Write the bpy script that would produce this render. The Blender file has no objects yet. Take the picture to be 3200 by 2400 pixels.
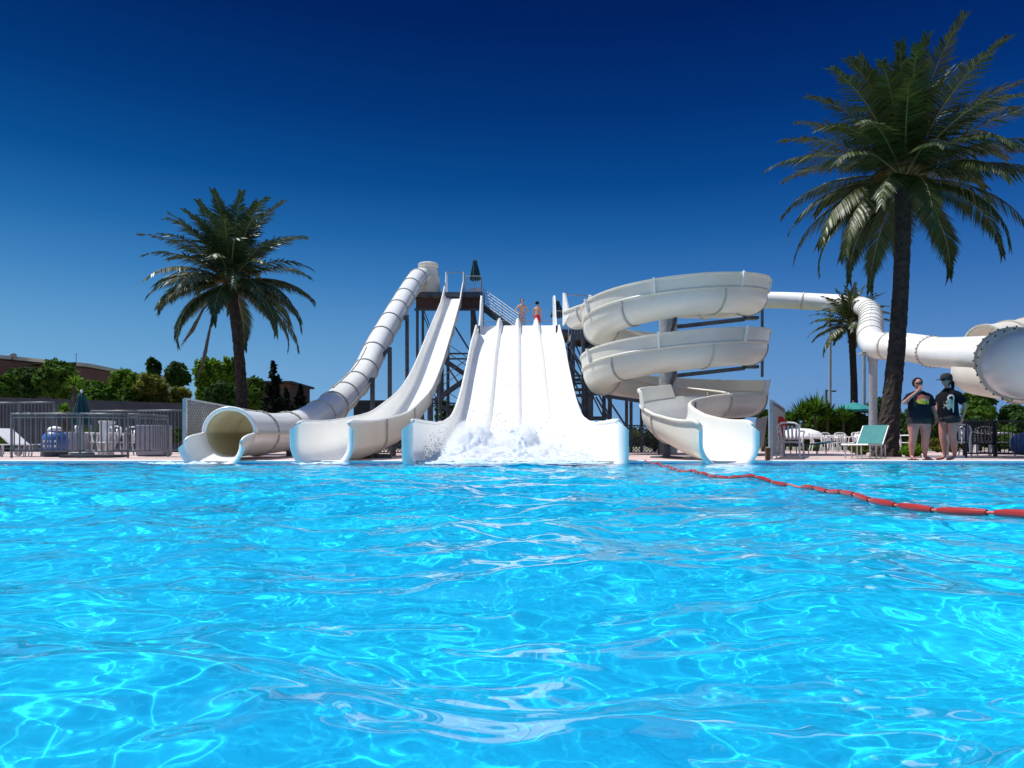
import bpy, bmesh, math, random
import numpy as np
from mathutils import Vector, Matrix, Euler
sc = bpy.context.scene
PI = math.pi
# ------------------------------------------------------------------ camera
F = 2285.0; ZC = 0.40; YH = 1387.0
cam = bpy.data.cameras.new('camera'); camo = bpy.data.objects.new('camera', cam); sc.collection.objects.link(camo); sc.camera = camo
cam.sensor_width = 36; cam.lens = 36*F/3200; camo.location = (0, 0, ZC); camo.rotation_euler = (PI/2, 0, 0)
cam.shift_y = (YH-1200)/3200; cam.clip_start = 0.05; cam.clip_end = 5000
# ------------------------------------------------------------------ sky
w = bpy.data.worlds.new('World'); sc.world = w; w.use_nodes = True; nt = w.node_tree
N = nt.nodes.new; L = nt.links.new
sky = N('ShaderNodeTexSky'); sky.sky_type = 'NISHITA'; sky.sun_disc = False
sky.sun_elevation = math.radians(64); sky.sun_rotation = math.radians(-73)
tc = N('ShaderNodeTexCoord'); sep = N('ShaderNodeSeparateXYZ'); L(tc.outputs['Generated'], sep.inputs[0])
rp = N('ShaderNodeValToRGB'); e = rp.color_ramp.elements
SK = 1/1.32      # the gradient is written in display values, the exposure is taken out again
cols = [(0, (.22, .43, .72)), (.05, (.19, .40, .70)), (.10, (.15, .36, .67)), (.15, (.10, .295, .61)), (.21, (.045, .205, .52)), (.27, (.014, .13, .41)), (.33, (.003, .074, .30)), (.41, (.0009, .038, .20)), (.50, (.0004, .018, .13)), (.62, (.0006, .012, .10))]
cols = [(a_, tuple(q_*SK for q_ in c_)) for a_, c_ in cols]
e[0].position = 0; e[0].color = (*cols[0][1], 1); e[1].position = cols[-1][0]; e[1].color = (*cols[-1][1], 1)
for p_, c_ in cols[1:-1]:
    q = e.new(p_); q.color = (*c_, 1)
rp.color_ramp.interpolation = 'LINEAR'
L(sep.outputs[2], rp.inputs[0])
mr = N('ShaderNodeMapRange'); L(sep.outputs[0], mr.inputs[0]); mr.inputs[1].default_value = -.6; mr.inputs[2].default_value = .6
r2 = N('ShaderNodeValToRGB'); r2.color_ramp.elements[0].color = (1.08, 1.1, 1.0, 1); r2.color_ramp.elements[1].color = (.72, .72, .84, 1)
L(mr.outputs[0], r2.inputs[0])
mu = N('ShaderNodeMix'); mu.data_type = 'RGBA'; mu.blend_type = 'MULTIPLY'; mu.inputs[0].default_value = 1
L(rp.outputs[0], mu.inputs[6]); L(r2.outputs[0], mu.inputs[7])
mk = N('ShaderNodeVectorMath'); mk.operation = 'SCALE'; mk.inputs[3].default_value = 0.15; L(sky.outputs[0], mk.inputs[0])
tn = N('ShaderNodeVectorMath'); tn.operation = 'MULTIPLY'; tn.inputs[1].default_value = (.88, .96, 1.05); L(mk.outputs[0], tn.inputs[0])
m2 = N('ShaderNodeMapRange'); m2.interpolation_type = 'SMOOTHSTEP'; L(sep.outputs[2], m2.inputs[0]); m2.inputs[1].default_value = .53; m2.inputs[2].default_value = .85
mx = N('ShaderNodeMix'); mx.data_type = 'RGBA'; L(m2.outputs[0], mx.inputs[0]); L(mu.outputs[2], mx.inputs[6]); L(tn.outputs[0], mx.inputs[7])
bg = nt.nodes['Background']; L(mx.outputs[2], bg.inputs[0]); bg.inputs[1].default_value = 1
# ------------------------------------------------------------------ sun, exposure
sl = bpy.data.lights.new('sun', 'SUN'); so = bpy.data.objects.new('sun', sl); sc.collection.objects.link(so)
sl.energy = 4.3; sl.angle = math.radians(0.5); sl.color = (1, .965, .91)
so.rotation_euler = Vector((-0.43, 0.11, 0.88)).to_track_quat('Z', 'Y').to_euler()
so.data.cycles.is_caustics_light = True
sc.view_settings.view_transform = 'Standard'; sc.view_settings.look = 'None'; sc.view_settings.exposure = 0.40; sc.view_settings.gamma = 1
sc.cycles.use_denoising = True; sc.cycles.max_bounces = 8; sc.cycles.transparent_max_bounces = 16
sc.cycles.sample_clamp_indirect = 6.0; sc.cycles.volume_bounces = 4

def P(px, py, D):
    return Vector(((px-1600)/F*D, D, ZC+(YH-py)/F*D))
# ------------------------------------------------------------------ materials
def mat(name, col, rough=.5, metal=0, var=None, vscale=4, bump=0, bscale=30, coat=0, transl=0, spec=.5, island=None, stretch=None):
    m = bpy.data.materials.new(name); m.use_nodes = True; t = m.node_tree; n = t.nodes.new; l = t.links.new
    p = t.nodes['Principled BSDF']; p.inputs['Base Color'].default_value = (*col, 1); p.inputs['Roughness'].default_value = rough
    p.inputs['Metallic'].default_value = metal; p.inputs['Coat Weight'].default_value = coat; p.inputs['Specular IOR Level'].default_value = spec
    colout = None
    if var is not None or bump:
        tcn = n('ShaderNodeTexCoord'); src = tcn.outputs['Object']
        if stretch:
            mp = n('ShaderNodeMapping'); mp.inputs['Scale'].default_value = stretch; l(src, mp.inputs[0]); src = mp.outputs[0]
    if var is not None:
        no = n('ShaderNodeTexNoise'); no.inputs['Scale'].default_value = vscale; no.inputs['Detail'].default_value = 6; no.inputs['Roughness'].default_value = .62; l(src, no.inputs['Vector'])
        r = n('ShaderNodeValToRGB'); r.color_ramp.elements[0].position = .35; r.color_ramp.elements[1].position = .68
        r.color_ramp.elements[0].color = (*var, 1); r.color_ramp.elements[1].color = (*col, 1); l(no.outputs['Fac'], r.inputs[0]); colout = r.outputs[0]
    if island is not None:
        g = n('ShaderNodeNewGeometry'); r = n('ShaderNodeValToRGB')
        r.color_ramp.elements[0].color = (*island, 1); r.color_ramp.elements[1].color = (1, 1, 1, 1); l(g.outputs['Random Per Island'], r.inputs[0])
        mm = n('ShaderNodeMix'); mm.data_type = 'RGBA'; mm.blend_type = 'MULTIPLY'; mm.inputs[0].default_value = 1
        if colout: l(colout, mm.inputs[6])
        else: mm.inputs[6].default_value = (*col, 1)
        l(r.outputs[0], mm.inputs[7]); colout = mm.outputs[2]
    if colout: l(colout, p.inputs['Base Color'])
    if bump:
        nb = n('ShaderNodeTexNoise'); nb.inputs['Scale'].default_value = bscale; nb.inputs['Detail'].default_value = 4; l(src, nb.inputs['Vector'])
        b = n('ShaderNodeBump'); b.inputs['Strength'].default_value = bump; b.inputs['Distance'].default_value = .02; l(nb.outputs['Fac'], b.inputs['Height']); l(b.outputs[0], p.inputs['Normal'])
    if transl:
        tr = n('ShaderNodeBsdfTranslucent'); tr.inputs[0].default_value = (*col, 1)
        if colout: l(colout, tr.inputs[0])
        mi = n('ShaderNodeMixShader'); mi.inputs[0].default_value = transl; l(p.outputs[0], mi.inputs[1]); l(tr.outputs[0], mi.inputs[2]); l(mi.outputs[0], t.nodes['Material Output'].inputs[0])
    return m
M = {}
M['gel'] = mat('white_gelcoat', (.84, .84, .82), .25, var=(.79, .79, .75), vscale=1.3, bump=.03, bscale=6)
M['gelout'] = mat('cream_gelcoat', (.85, .83, .76), .34, var=(.78, .75, .66), vscale=.9, bump=.04, bscale=5, transl=.24)
M['gelthin'] = mat('translucent_cream_gelcoat', (.80, .76, .58), .3, var=(.74, .69, .48), vscale=.9, transl=.50)
M['gelw'] = mat('thin_white_gelcoat', (.88, .88, .86), .25, var=(.84, .84, .80), vscale=1.1, transl=.15)
M['seam'] = mat('grey_flange', (.46, .47, .45), .5, var=(.33, .33, .31), vscale=8)
M['creamflange'] = mat('cream_flange', (.62, .60, .52), .4, var=(.5, .48, .4), vscale=8)
M['bolt'] = mat('bolt_steel', (.05, .05, .05), .5, metal=.6)
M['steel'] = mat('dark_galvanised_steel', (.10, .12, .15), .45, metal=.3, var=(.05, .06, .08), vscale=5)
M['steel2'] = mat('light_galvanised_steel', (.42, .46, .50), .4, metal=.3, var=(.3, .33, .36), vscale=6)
M['rust'] = mat('brown_painted_panel', (.10, .045, .03), .7, var=(.04, .02, .018), vscale=3)
M['deck'] = mat('pink_deck_tiles', (.50, .40, .38), .75, var=(.40, .31, .30), vscale=1.2, bump=.1, bscale=14)
M['barrier'] = mat('weathered_barrier_steel', (.20, .24, .25), .5, metal=.3, var=(.12, .15, .16), vscale=5)
M['coping'] = mat('white_coping_stone', (.80, .79, .76), .5, var=(.66, .66, .64), vscale=3)
M['poolblue'] = mat('blue_pool_paint', (.0, .79, 1.0), .8, var=(.0, .66, .97), vscale=.35, bump=0)
M['poolwall'] = mat('blue_wall_tiles', (.02, .34, .66), .35, var=(.015, .28, .6), vscale=3)
M['ground'] = mat('dry_ground', (.22, .19, .14), .95, var=(.10, .13, .06), vscale=.08, bump=.3, bscale=2)
M['bark'] = mat('palm_bark', (.055, .040, .032), .95, var=(.012, .009, .008), vscale=7, bump=1.0, bscale=11)
M['wood'] = mat('tree_bark', (.10, .075, .05), .95, var=(.05, .035, .025), vscale=7, bump=.6, bscale=20)
M['palmleaf'] = mat('palm_leaflet', (.056, .078, .014), .42, transl=.12, spec=.35, island=(.3, .4, .3))
M['palmleafL'] = mat('palm_leaflet_bluish', (.042, .072, .022), .42, transl=.12, spec=.35, island=(.35, .45, .42))
M['rachis'] = mat('palm_rachis', (.20, .17, .06), .5)
M['fruit'] = mat('palm_date_stalk', (.26, .15, .02), .6, island=(.4, .4, .4))
M['deadleaf'] = mat('dead_frond', (.12, .09, .07), .9)
def leafmat(n, c, isl=(.45, .5, .4)): return mat(n, c, .7, spec=.15, var=tuple(x*.55 for x in c), vscale=1.1, transl=.35, island=isl)
M['leafA'] = leafmat('leaf_mid_green', (.11, .23, .025))
M['leafB'] = leafmat('leaf_bright_green', (.19, .36, .025))
M['leafC'] = leafmat('leaf_dark_green', (.06, .14, .028))
M['leafD'] = leafmat('leaf_olive_yellow', (.22, .24, .04))
M['leafE'] = leafmat('needle_blackish', (.014, .028, .018))
M['leafF'] = leafmat('leaf_lime', (.16, .34, .015))
M['teal'] = mat('teal_canvas', (.02, .25, .25), .85, var=(.015, .20, .20), vscale=5, transl=.15)
M['dteal'] = mat('dark_teal_canvas', (.010, .085, .095), .8, var=(.006, .05, .06), vscale=6)
M['plastic'] = mat('white_resin', (.78, .77, .78), .35, var=(.68, .66, .68), vscale=3)
M['sling'] = mat('teal_sling_fabric', (.04, .22, .22), .8, var=(.03, .17, .17), vscale=9)
M['alu'] = mat('aluminium_tube', (.55, .57, .58), .35, metal=.7)
M['buoy'] = mat('red_float_plastic', (.36, .028, .022), .3, var=(.27, .022, .02), vscale=6)
M['rope'] = mat('red_rope', (.55, .10, .07), .6)
M['lilac'] = mat('lilac_grey_board', (.36, .35, .41), .7, var=(.30, .29, .34), vscale=3)
M['bluep'] = mat('blue_plastic', (.06, .16, .42), .35, var=(.05, .12, .33), vscale=5)
M['white'] = mat('white_paint', (.80, .80, .80), .5, var=(.70, .70, .68), vscale=4)
M['black'] = mat('black_plastic', (.018, .018, .02), .45)
M['wallgrey'] = mat('dark_grey_wall', (.06, .07, .085), .9, var=(.04, .045, .055), vscale=2)
M['brownwall'] = mat('brown_plaster', (.21, .10, .07), .9, var=(.16, .075, .055), vscale=1)
M['glassband'] = mat('bluish_window_glass', (.06, .14, .20), .15, spec=.8)
M['creamwall'] = mat('cream_plaster', (.62, .58, .48), .9, var=(.5, .46, .38), vscale=1)
M['concrete'] = mat('grey_concrete', (.33, .33, .34), .9, var=(.24, .24, .25), vscale=4, bump=.2)
M['redcloth'] = mat('red_cloth', (.55, .03, .025), .8)
M['skin'] = mat('fair_skin', (.46, .21, .165), .55, spec=.25, var=(.40, .16, .13), vscale=7)
M['skin2'] = mat('tanned_skin', (.60, .33, .22), .5)
M['capcloth'] = mat('black_cap_cloth', (.012, .012, .015), .9)
M['hair'] = mat('dark_hair', (.012, .009, .008), .85, spec=.2)
M['shorts'] = mat('red_swim_shorts', (.60, .02, .02), .7)
M['lilacshorts'] = mat('pale_swim_shorts', (.38, .30, .36), .8)
M['net'] = mat('grey_woven_lattice', (.22, .22, .22), .8, var=(.2, .2, .2), vscale=9)
M['foam'] = mat('water_foam', (.76, .84, .92), .7, transl=.45)
M['soil'] = mat('planter_soil', (.05, .035, .025), .95, bump=.5)
# ------------------------------------------------------------------ mesh building
class MB:
    def __init__(s): s.v = []; s.f = []; s.m = []
    def add(s, vs, fs, mi=0):
        o = len(s.v); s.v.extend(vs); s.f.extend([tuple(i+o for i in f) for f in fs]); s.m.extend([mi]*len(fs))
    def box(s, c, d, rz=0, mi=0, rot=None):
        x, y, z = d[0]/2, d[1]/2, d[2]/2
        R = rot if rot is not None else Matrix.Rotation(rz, 3, 'Z'); c = Vector(c)
        vs = [c+R@Vector(p) for p in ((-x, -y, -z), (x, -y, -z), (x, y, -z), (-x, y, -z), (-x, -y, z), (x, -y, z), (x, y, z), (-x, y, z))]
        s.add(vs, [(3, 2, 1, 0), (4, 5, 6, 7), (0, 1, 5, 4), (1, 2, 6, 5), (2, 3, 7, 6), (3, 0, 4, 7)], mi)
        return s
    def tube(s, pts, r, n=8, mi=0, cap=True):
        pts = [Vector(p) for p in pts]; k = len(pts); rr = r if isinstance(r, (list, tuple)) else [r]*k
        vs = []; prev = None
        for i, p in enumerate(pts):
            t = (pts[min(i+1, k-1)]-pts[max(i-1, 0)]); t = t.normalized() if t.length > 1e-9 else Vector((0, 0, 1))
            if prev is None:
                a = Vector((0, 0, 1)) if abs(t.z) < .9 else Vector((1, 0, 0))
                u = t.cross(a).normalized()
            else:
                u = (prev-t*prev.dot(t)).normalized()
            prev = u; q = t.cross(u)
            for j in range(n):
                an = 2*PI*j/n; vs.append(p+(u*math.cos(an)+q*math.sin(an))*rr[i])
        fs = [(i*n+j, i*n+(j+1) % n, (i+1)*n+(j+1) % n, (i+1)*n+j) for i in range(k-1) for j in range(n)]
        if cap: fs += [tuple(range(n-1, -1, -1)), tuple((k-1)*n+j for j in range(n))]
        s.add(vs, fs, mi); return s
    def beam(s, a, b, wd, h=None, mi=0):
        a = Vector(a); b = Vector(b); h = h or wd; t = (b-a).normalized()
        u = t.cross(Vector((0, 0, 1))) if abs(t.z) < .98 else Vector((1, 0, 0)); u.normalize(); q = u.cross(t)
        vs = [p+u*sx*wd/2+q*sy*h/2 for p in (a, b) for sx, sy in ((-1, -1), (1, -1), (1, 1), (-1, 1))]
        s.add(vs, [(3, 2, 1, 0), (4, 5, 6, 7), (0, 1, 5, 4), (1, 2, 6, 5), (2, 3, 7, 6), (3, 0, 4, 7)], mi); return s
    def lathe(s, prof, c=(0, 0, 0), n=16, fold=None, mi=0, cap=True):
        c = Vector(c); vs = []
        for (r, z) in prof:
            for j in range(n):
                a = 2*PI*j/n; q = r*(1+(fold(a, z) if fold else 0)); vs.append(c+Vector((q*math.cos(a), q*math.sin(a), z)))
        k = len(prof); fs = [(i*n+j, i*n+(j+1) % n, (i+1)*n+(j+1) % n, (i+1)*n+j) for i in range(k-1) for j in range(n)]
        if cap: fs += [tuple(range(n-1, -1, -1)), tuple((k-1)*n+j for j in range(n))]
        s.add(vs, fs, mi); return s
    def ball(s, c, r, n=8, mi=0, sc_=(1, 1, 1)):
        c = Vector(c); vs = []; k = max(4, n//2)
        for i in range(1, k):
            ph = PI*i/k
            for j in range(n):
                a = 2*PI*j/n; vs.append(c+Vector((r*sc_[0]*math.sin(ph)*math.cos(a), r*sc_[1]*math.sin(ph)*math.sin(a), r*sc_[2]*math.cos(ph))))
        vs += [c+Vector((0, 0, r*sc_[2])), c-Vector((0, 0, r*sc_[2]))]; m = (k-1)*n
        fs = [(i*n+j, (i+1)*n+j, (i+1)*n+(j+1) % n, i*n+(j+1) % n) for i in range(k-2) for j in range(n)]
        fs += [(m, j, (j+1) % n) for j in range(n)]+[(m+1, (k-2)*n+(j+1) % n, (k-2)*n+j) for j in range(n)]
        s.add(vs, fs, mi); return s
    def grid(s, rows, closed=False, mi=0):
        n = len(rows[0]); vs = [p for r in rows for p in r]; fs = []
        for i in range(len(rows)-1):
            for j in range(n if closed else n-1):
                fs.append((i*n+j, i*n+(j+1) % n, (i+1)*n+(j+1) % n, (i+1)*n+j))
        s.add(vs, fs, mi); return s
    def build(s, name, mats, parent=None, smooth=False, tags=None, bevel=0):
        if not isinstance(mats, (list, tuple)): mats = [mats]
        org = parent['_org'] if parent is not None and '_org' in parent.keys() else (0, 0, 0)
        org = Vector(org)
        me = bpy.data.meshes.new(name); me.from_pydata([tuple(Vector(v)-org) for v in s.v], [], s.f)
        for m_ in mats: me.materials.append(m_)
        if len(mats) > 1: me.polygons.foreach_set('material_index', s.m)
        if smooth:
            me.polygons.foreach_set('use_smooth', [True]*len(me.polygons))
        me.update()
        o = bpy.data.objects.new(name, me); sc.collection.objects.link(o)
        if smooth is True: pass
        if smooth == 'auto':
            try: me.set_sharp_from_angle(angle=math.radians(38))
            except Exception: pass
        if parent is not None: o.parent = parent
        if bevel:
            b = o.modifiers.new('bevel', 'BEVEL'); b.width = bevel; b.segments = 2; b.limit_method = 'ANGLE'
        if tags: tag(o, **tags)
        return o
def tag(o, label=None, cat=None, group=None, kind=None):
    if label: o['label'] = label
    if cat: o['category'] = cat
    if group: o['group'] = group
    if kind: o['kind'] = kind
    return o
def thing(name, loc, label, cat, group=None):
    o = bpy.data.objects.new(name, None); sc.collection.objects.link(o); o.location = loc; o['_org'] = tuple(loc); o.empty_display_size = .2
    return tag(o, label, cat, group)
def local(name, label, cat, group=None):     # thing built round the origin, moved afterwards
    return thing(name, (0, 0, 0), label, cat, group)
def place(o, loc, rz=0): o.location = loc; o.rotation_euler = (0, 0, rz); return o
def dup(root, loc, rz, label, group=None, scale=None):
    r = root.copy(); sc.collection.objects.link(r); r.location = loc; r.rotation_euler = (0, 0, rz); r['label'] = label
    if scale: r.scale = (scale,)*3
    if group: r['group'] = group
    for ch in list(root.children):
        c = ch.copy(); sc.collection.objects.link(c); c.parent = r
        for g in ch.children:
            d = g.copy(); sc.collection.objects.link(d); d.parent = c
    return r
def nparr(name, verts, faces, m_, parent=None, smooth=False, tags=None):
    org = np.array(parent['_org']) if parent is not None and '_org' in parent.keys() else np.zeros(3)
    verts = np.asarray(verts, dtype=np.float32)-org.astype(np.float32); faces = np.asarray(faces, dtype=np.int32)
    me = bpy.data.meshes.new(name); me.vertices.add(len(verts)); me.vertices.foreach_set('co', verts.ravel())
    k = faces.shape[1]; me.loops.add(faces.size); me.loops.foreach_set('vertex_index', faces.ravel())
    me.polygons.add(len(faces)); me.polygons.foreach_set('loop_start', np.arange(0, faces.size, k, dtype=np.int32)); me.polygons.foreach_set('loop_total', np.full(len(faces), k, dtype=np.int32))
    if smooth: me.polygons.foreach_set('use_smooth', np.ones(len(faces), dtype=bool))
    me.materials.append(m_); me.update(calc_edges=True); me.validate()
    o = bpy.data.objects.new(name, me); sc.collection.objects.link(o)
    if parent is not None: o.parent = parent
    if tags: tag(o, **tags)
    return o
# ------------------------------------------------------------------ water and pool
rng = np.random.RandomState(3)
WV = []
for i in range(92):
    lam = 0.13*(2.0/0.13)**(rng.rand()); th = rng.normal(PI/2+.15, 0.78); k = 2*PI/lam
    a = (0.021 if lam > .5 else .026 if lam > .2 else 0.022)*(0.5+rng.rand())/k; WV.append((lam, math.cos(th), math.sin(th), k, a, rng.rand()*6.28))
PX0, PX1, PY0, PY1 = -16.0, 16.0, -7.0, 15.0
def wave(X, Y):
    X = np.asarray(X, dtype=np.float64); Y = np.asarray(Y, dtype=np.float64)
    WX = X+0.10*np.sin(Y*1.9+.7*X)+0.05*np.sin(Y*4.3-X*2.1); WY = Y+0.10*np.sin(X*1.5+1.1)+0.05*np.sin(X*3.7+Y*1.3)
    Z = np.zeros(np.broadcast(X, Y).shape)
    for lam, c, s_, k, a, ph in WV:
        p = k*(WX*c+WY*s_)+ph; Z += a*(np.cos(p)+0.22*np.cos(2*p))
    # rougher where the multi lane slide throws water, calmer at the far edge
    amp = np.clip(1.1-0.045*Y, .45, 1.05)*(1+.35*np.exp(-((X-.2)/3.0)**2-((Y-12.5)/2.5)**2))*(1+.30*np.exp(-((X-.0)/1.6)**2)*np.clip((Y-2)/3, 0, 1))
    amp = amp*(1-.62*np.exp(-((X-2.45)/.9)**2)*np.clip((6.0-Y)/1.2, 0, 1)*np.clip((Y-2.2)/1.2, 0, 1))
    return Z*amp
def spaced(lo, hi, c, s0, g):
    out = [c]; x = c
    while x < hi: x += s0+g*abs(x-c); out.append(min(x, hi))
    x = c; neg = []
    while x > lo: x -= s0+g*abs(x-c); neg.append(max(x, lo))
    return np.array(neg[::-1]+out)
xs = spaced(PX0, PX1, 0, .0075, .0036); ya = spaced(.4, PY1, .4, .0075, .0032); yb = spaced(PY0, .4, .4, .0075, .02)
ys = np.concatenate([yb[:-1], ya])
GX, GY = np.meshgrid(xs, ys); GZ = wave(GX, GY)
nx, ny = len(xs), len(ys); idx = np.arange(nx*ny).reshape(ny, nx)
fc = np.stack([idx[:-1, :-1], idx[:-1, 1:], idx[1:, 1:], idx[1:, :-1]], -1).reshape(-1, 4)
m = bpy.data.materials.new('pool_water'); m.use_nodes = True; t = m.node_tree; t.nodes.clear(); n = t.nodes.new; l = t.links.new
out = n('ShaderNodeOutputMaterial'); gl = n('ShaderNodeBsdfGlossy'); gl.inputs['Roughness'].default_value = .02
rf = n('ShaderNodeBsdfRefraction'); rf.inputs['Roughness'].default_value = 0; rf.inputs['IOR'].default_value = 1.33
tr = n('ShaderNodeBsdfTransparent'); fr = n('ShaderNodeFresnel'); fr.inputs[0].default_value = 1.33
m1 = n('ShaderNodeMixShader'); m1.inputs[0].default_value = 0.20; l(rf.outputs[0], m1.inputs[1]); l(tr.outputs[0], m1.inputs[2])
mm = n('ShaderNodeMixShader'); l(fr.outputs[0], mm.inputs[0]); l(m1.outputs[0], mm.inputs[1]); l(gl.outputs[0], mm.inputs[2]); l(mm.outputs[0], out.inputs[0])
wo = nparr('water', np.stack([GX, GY, GZ], -1).reshape(-1, 3), fc, m, smooth=True, tags=dict(label='bright cyan pool water with small waves and caustics', kind='structure'))
wo.cycles.is_caustics_caster = True
b = MB(); b.add([Vector(p) for p in ((PX0, PY0, -1.0), (PX1, PY0, -1.0), (PX1, PY1, -1.0), (PX0, PY1, -1.0))], [(0, 1, 2, 3)])
o = b.build('pool_floor', M['poolblue'], tags=dict(kind='structure')); o.cycles.is_caustics_receiver = True
b = MB()
for (x0, y0, x1, y1) in ((PX0, PY1, PX1, PY1), (PX1, PY1, PX1, PY0), (PX1, PY0, PX0, PY0), (PX0, PY0, PX0, PY1)):
    b.add([Vector(p) for p in ((x0, y0, -1.0), (x1, y1, -1.0), (x1, y1, .02), (x0, y0, .02))], [(0, 1, 2, 3)])
o = b.build('pool_wall', M['poolwall'], tags=dict(kind='structure')); o.cycles.is_caustics_receiver = True
def frame(b, x0, x1, y0, y1, X0, X1, Y0, Y1, z):
    b.add([Vector((x, y, z)) for x, y in ((X0, Y0), (X1, Y0), (X1, Y1), (X0, Y1), (x0, y0), (x1, y0), (x1, y1), (x0, y1))], [(0, 1, 5, 4), (1, 2, 6, 5), (2, 3, 7, 6), (3, 0, 4, 7)])
b = MB(); frame(b, PX0-.2, PX1+.2, PY0-.2, PY1+.2, -2500, 2500, -600, 4000, .02); b.build('ground', M['ground'], tags=dict(kind='structure'))
b = MB(); frame(b, PX0-.3, PX1+.3, PY0-.3, PY1+.3, -45, 45, -25, 40, .046); b.build('pool_deck', M['deck'], tags=dict(kind='structure'))
b = MB()
for (cx, cy, dx, dy) in ((0, PY1+.15, PX1-PX0+.6, .32), (0, PY0-.15, PX1-PX0+.6, .32), (PX0-.15, (PY0+PY1)/2, .32, PY1-PY0-.02), (PX1+.15, (PY0+PY1)/2, .32, PY1-PY0-.02)):
    b.box((cx, cy, .035), (dx, dy, .045))
b.build('pool_coping', M['coping'], tags=dict(kind='structure'), bevel=.012)
# ------------------------------------------------------------------ flume tools
def catmull(pts, n):
    pts = [Vector(p) for p in pts]; out = []
    for i in range(len(pts)-1):
        p0 = pts[i-1] if i else pts[0]*2-pts[1]; p1, p2 = pts[i], pts[i+1]; p3 = pts[i+2] if i+2 < len(pts) else pts[-1]*2-pts[-2]
        for k in range(n):
            t = k/n; out.append(.5*((2*p1)+(-p0+p2)*t+(2*p0-5*p1+4*p2-p3)*t*t+(-p0+3*p1-3*p2+p3)*t**3))
    out.append(pts[-1]); return out
def resample(pts, step):
    acc = [0]
    for a, b_ in zip(pts, pts[1:]): acc.append(acc[-1]+(b_-a).length)
    n = max(2, int(round(acc[-1]/step))); out = []; j = 0
    for i in range(n+1):
        d = acc[-1]*i/n
        while j < len(acc)-2 and acc[j+1] < d: j += 1
        q = (d-acc[j])/max(1e-9, acc[j+1]-acc[j]); out.append(pts[j].lerp(pts[j+1], q))
    return out
def frames(pts, flat=False):
    fr = []; k = len(pts)
    for i, p in enumerate(pts):
        t = (pts[min(i+1, k-1)]-pts[max(i-1, 0)]).normalized(); u = t.cross(Vector((0, 0, 1))).normalized(); v = Vector((0, 0, 1)) if flat else u.cross(t)
        fr.append((p, u, v, t))
    return fr
def offset(sec, d):
    out = []; k = len(sec)
    for i in range(k):
        a = sec[max(i-1, 0)]; c = sec[min(i+1, k-1)]; dx, dy = c[0]-a[0], c[1]-a[1]; q = math.hypot(dx, dy) or 1
        out.append((sec[i][0]+dy/q*d, sec[i][1]-dx/q*d))
    return out
def put(fr, sec): p, u, v, t = fr; return [p+u*a+v*c for a, c in sec]
def shell(b, frs, secs, th=.03):      # inner face mat 0, outer face mat 1
    if callable(secs): secs = [secs(i/(len(frs)-1)) for i in range(len(frs))]
    elif isinstance(secs[0][0], (int, float)): secs = [secs]*len(frs)
    I = [put(f, s_) for f, s_ in zip(frs, secs)]; O = [put(f, offset(s_, th)) for f, s_ in zip(frs, secs)]
    b.grid([list(reversed(r)) for r in I], mi=0); b.grid(O, mi=1)
    for j in (0, -1): b.grid([[r[j] for r in I], [r[j] for r in O]], mi=0)
    for i in (0, -1): b.grid([I[i], O[i]], mi=0)
    return I, O
def usec(w_, h, r=.35, n=7, hl=None, hr=None, belly=0):
    hl = h if hl is None else hl; hr = h if hr is None else hr; r = min(r, h*.92)
    s_ = [(-w_, hl)]
    s_ += [(-w_, r+(hl-r)*.5)]
    for i in range(n+1):
        a = PI+PI/2*i/n; s_.append((-w_+r+r*math.cos(a), r+r*math.sin(a)))
    for i in range(n+1):
        a = 1.5*PI+PI/2*i/n; s_.append((w_-r+r*math.cos(a), r+r*math.sin(a)))
    s_ += [(w_, r+(hr-r)*.5)]
    s_.append((w_, hr)); return s_
def ring(b, f, sec, th, hgt=.05, wd=.05):
    p, u, v, t = f; a = offset(sec, th-.01); c = offset(sec, th+hgt); d = t*wd/2
    A = [p+u*x+v*y for x, y in a]; C = [p+u*x+v*y for x, y in c]
    b.grid([[q-d for q in A], [q-d for q in C], [q+d for q in C], [q+d for q in A]])
def rimtube(b, frs, secs, r=.045, out_=.03):
    for j, sg in ((0, -1), (-1, 1)):
        pts = []
        for f, s_ in zip(frs, secs):
            p, u, v, t = f; x, y = s_[j]; pts.append(p+u*(x+sg*out_)+v*y)
        b.tube(pts, r, 6)
def liplet(b, f, sec, R=.13, n=6, sgn=-1):
    p, u, v, t = f; rows = []
    for i in range(n+1):
        a = PI/2*i/n; s_ = offset(sec, R*(1-math.cos(a))); ym = max(q[1] for q in sec); rows.append([p+u*x+v*(y-R*.9*(1-math.cos(a))*max(0, min(1, (y-ym*.55)/(ym*.45)))**2)+t*sgn*R*math.sin(a) for x, y in s_])
    rows.append([q-t*sgn*.06 for q in rows[-1]])
    b.grid(rows)
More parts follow.
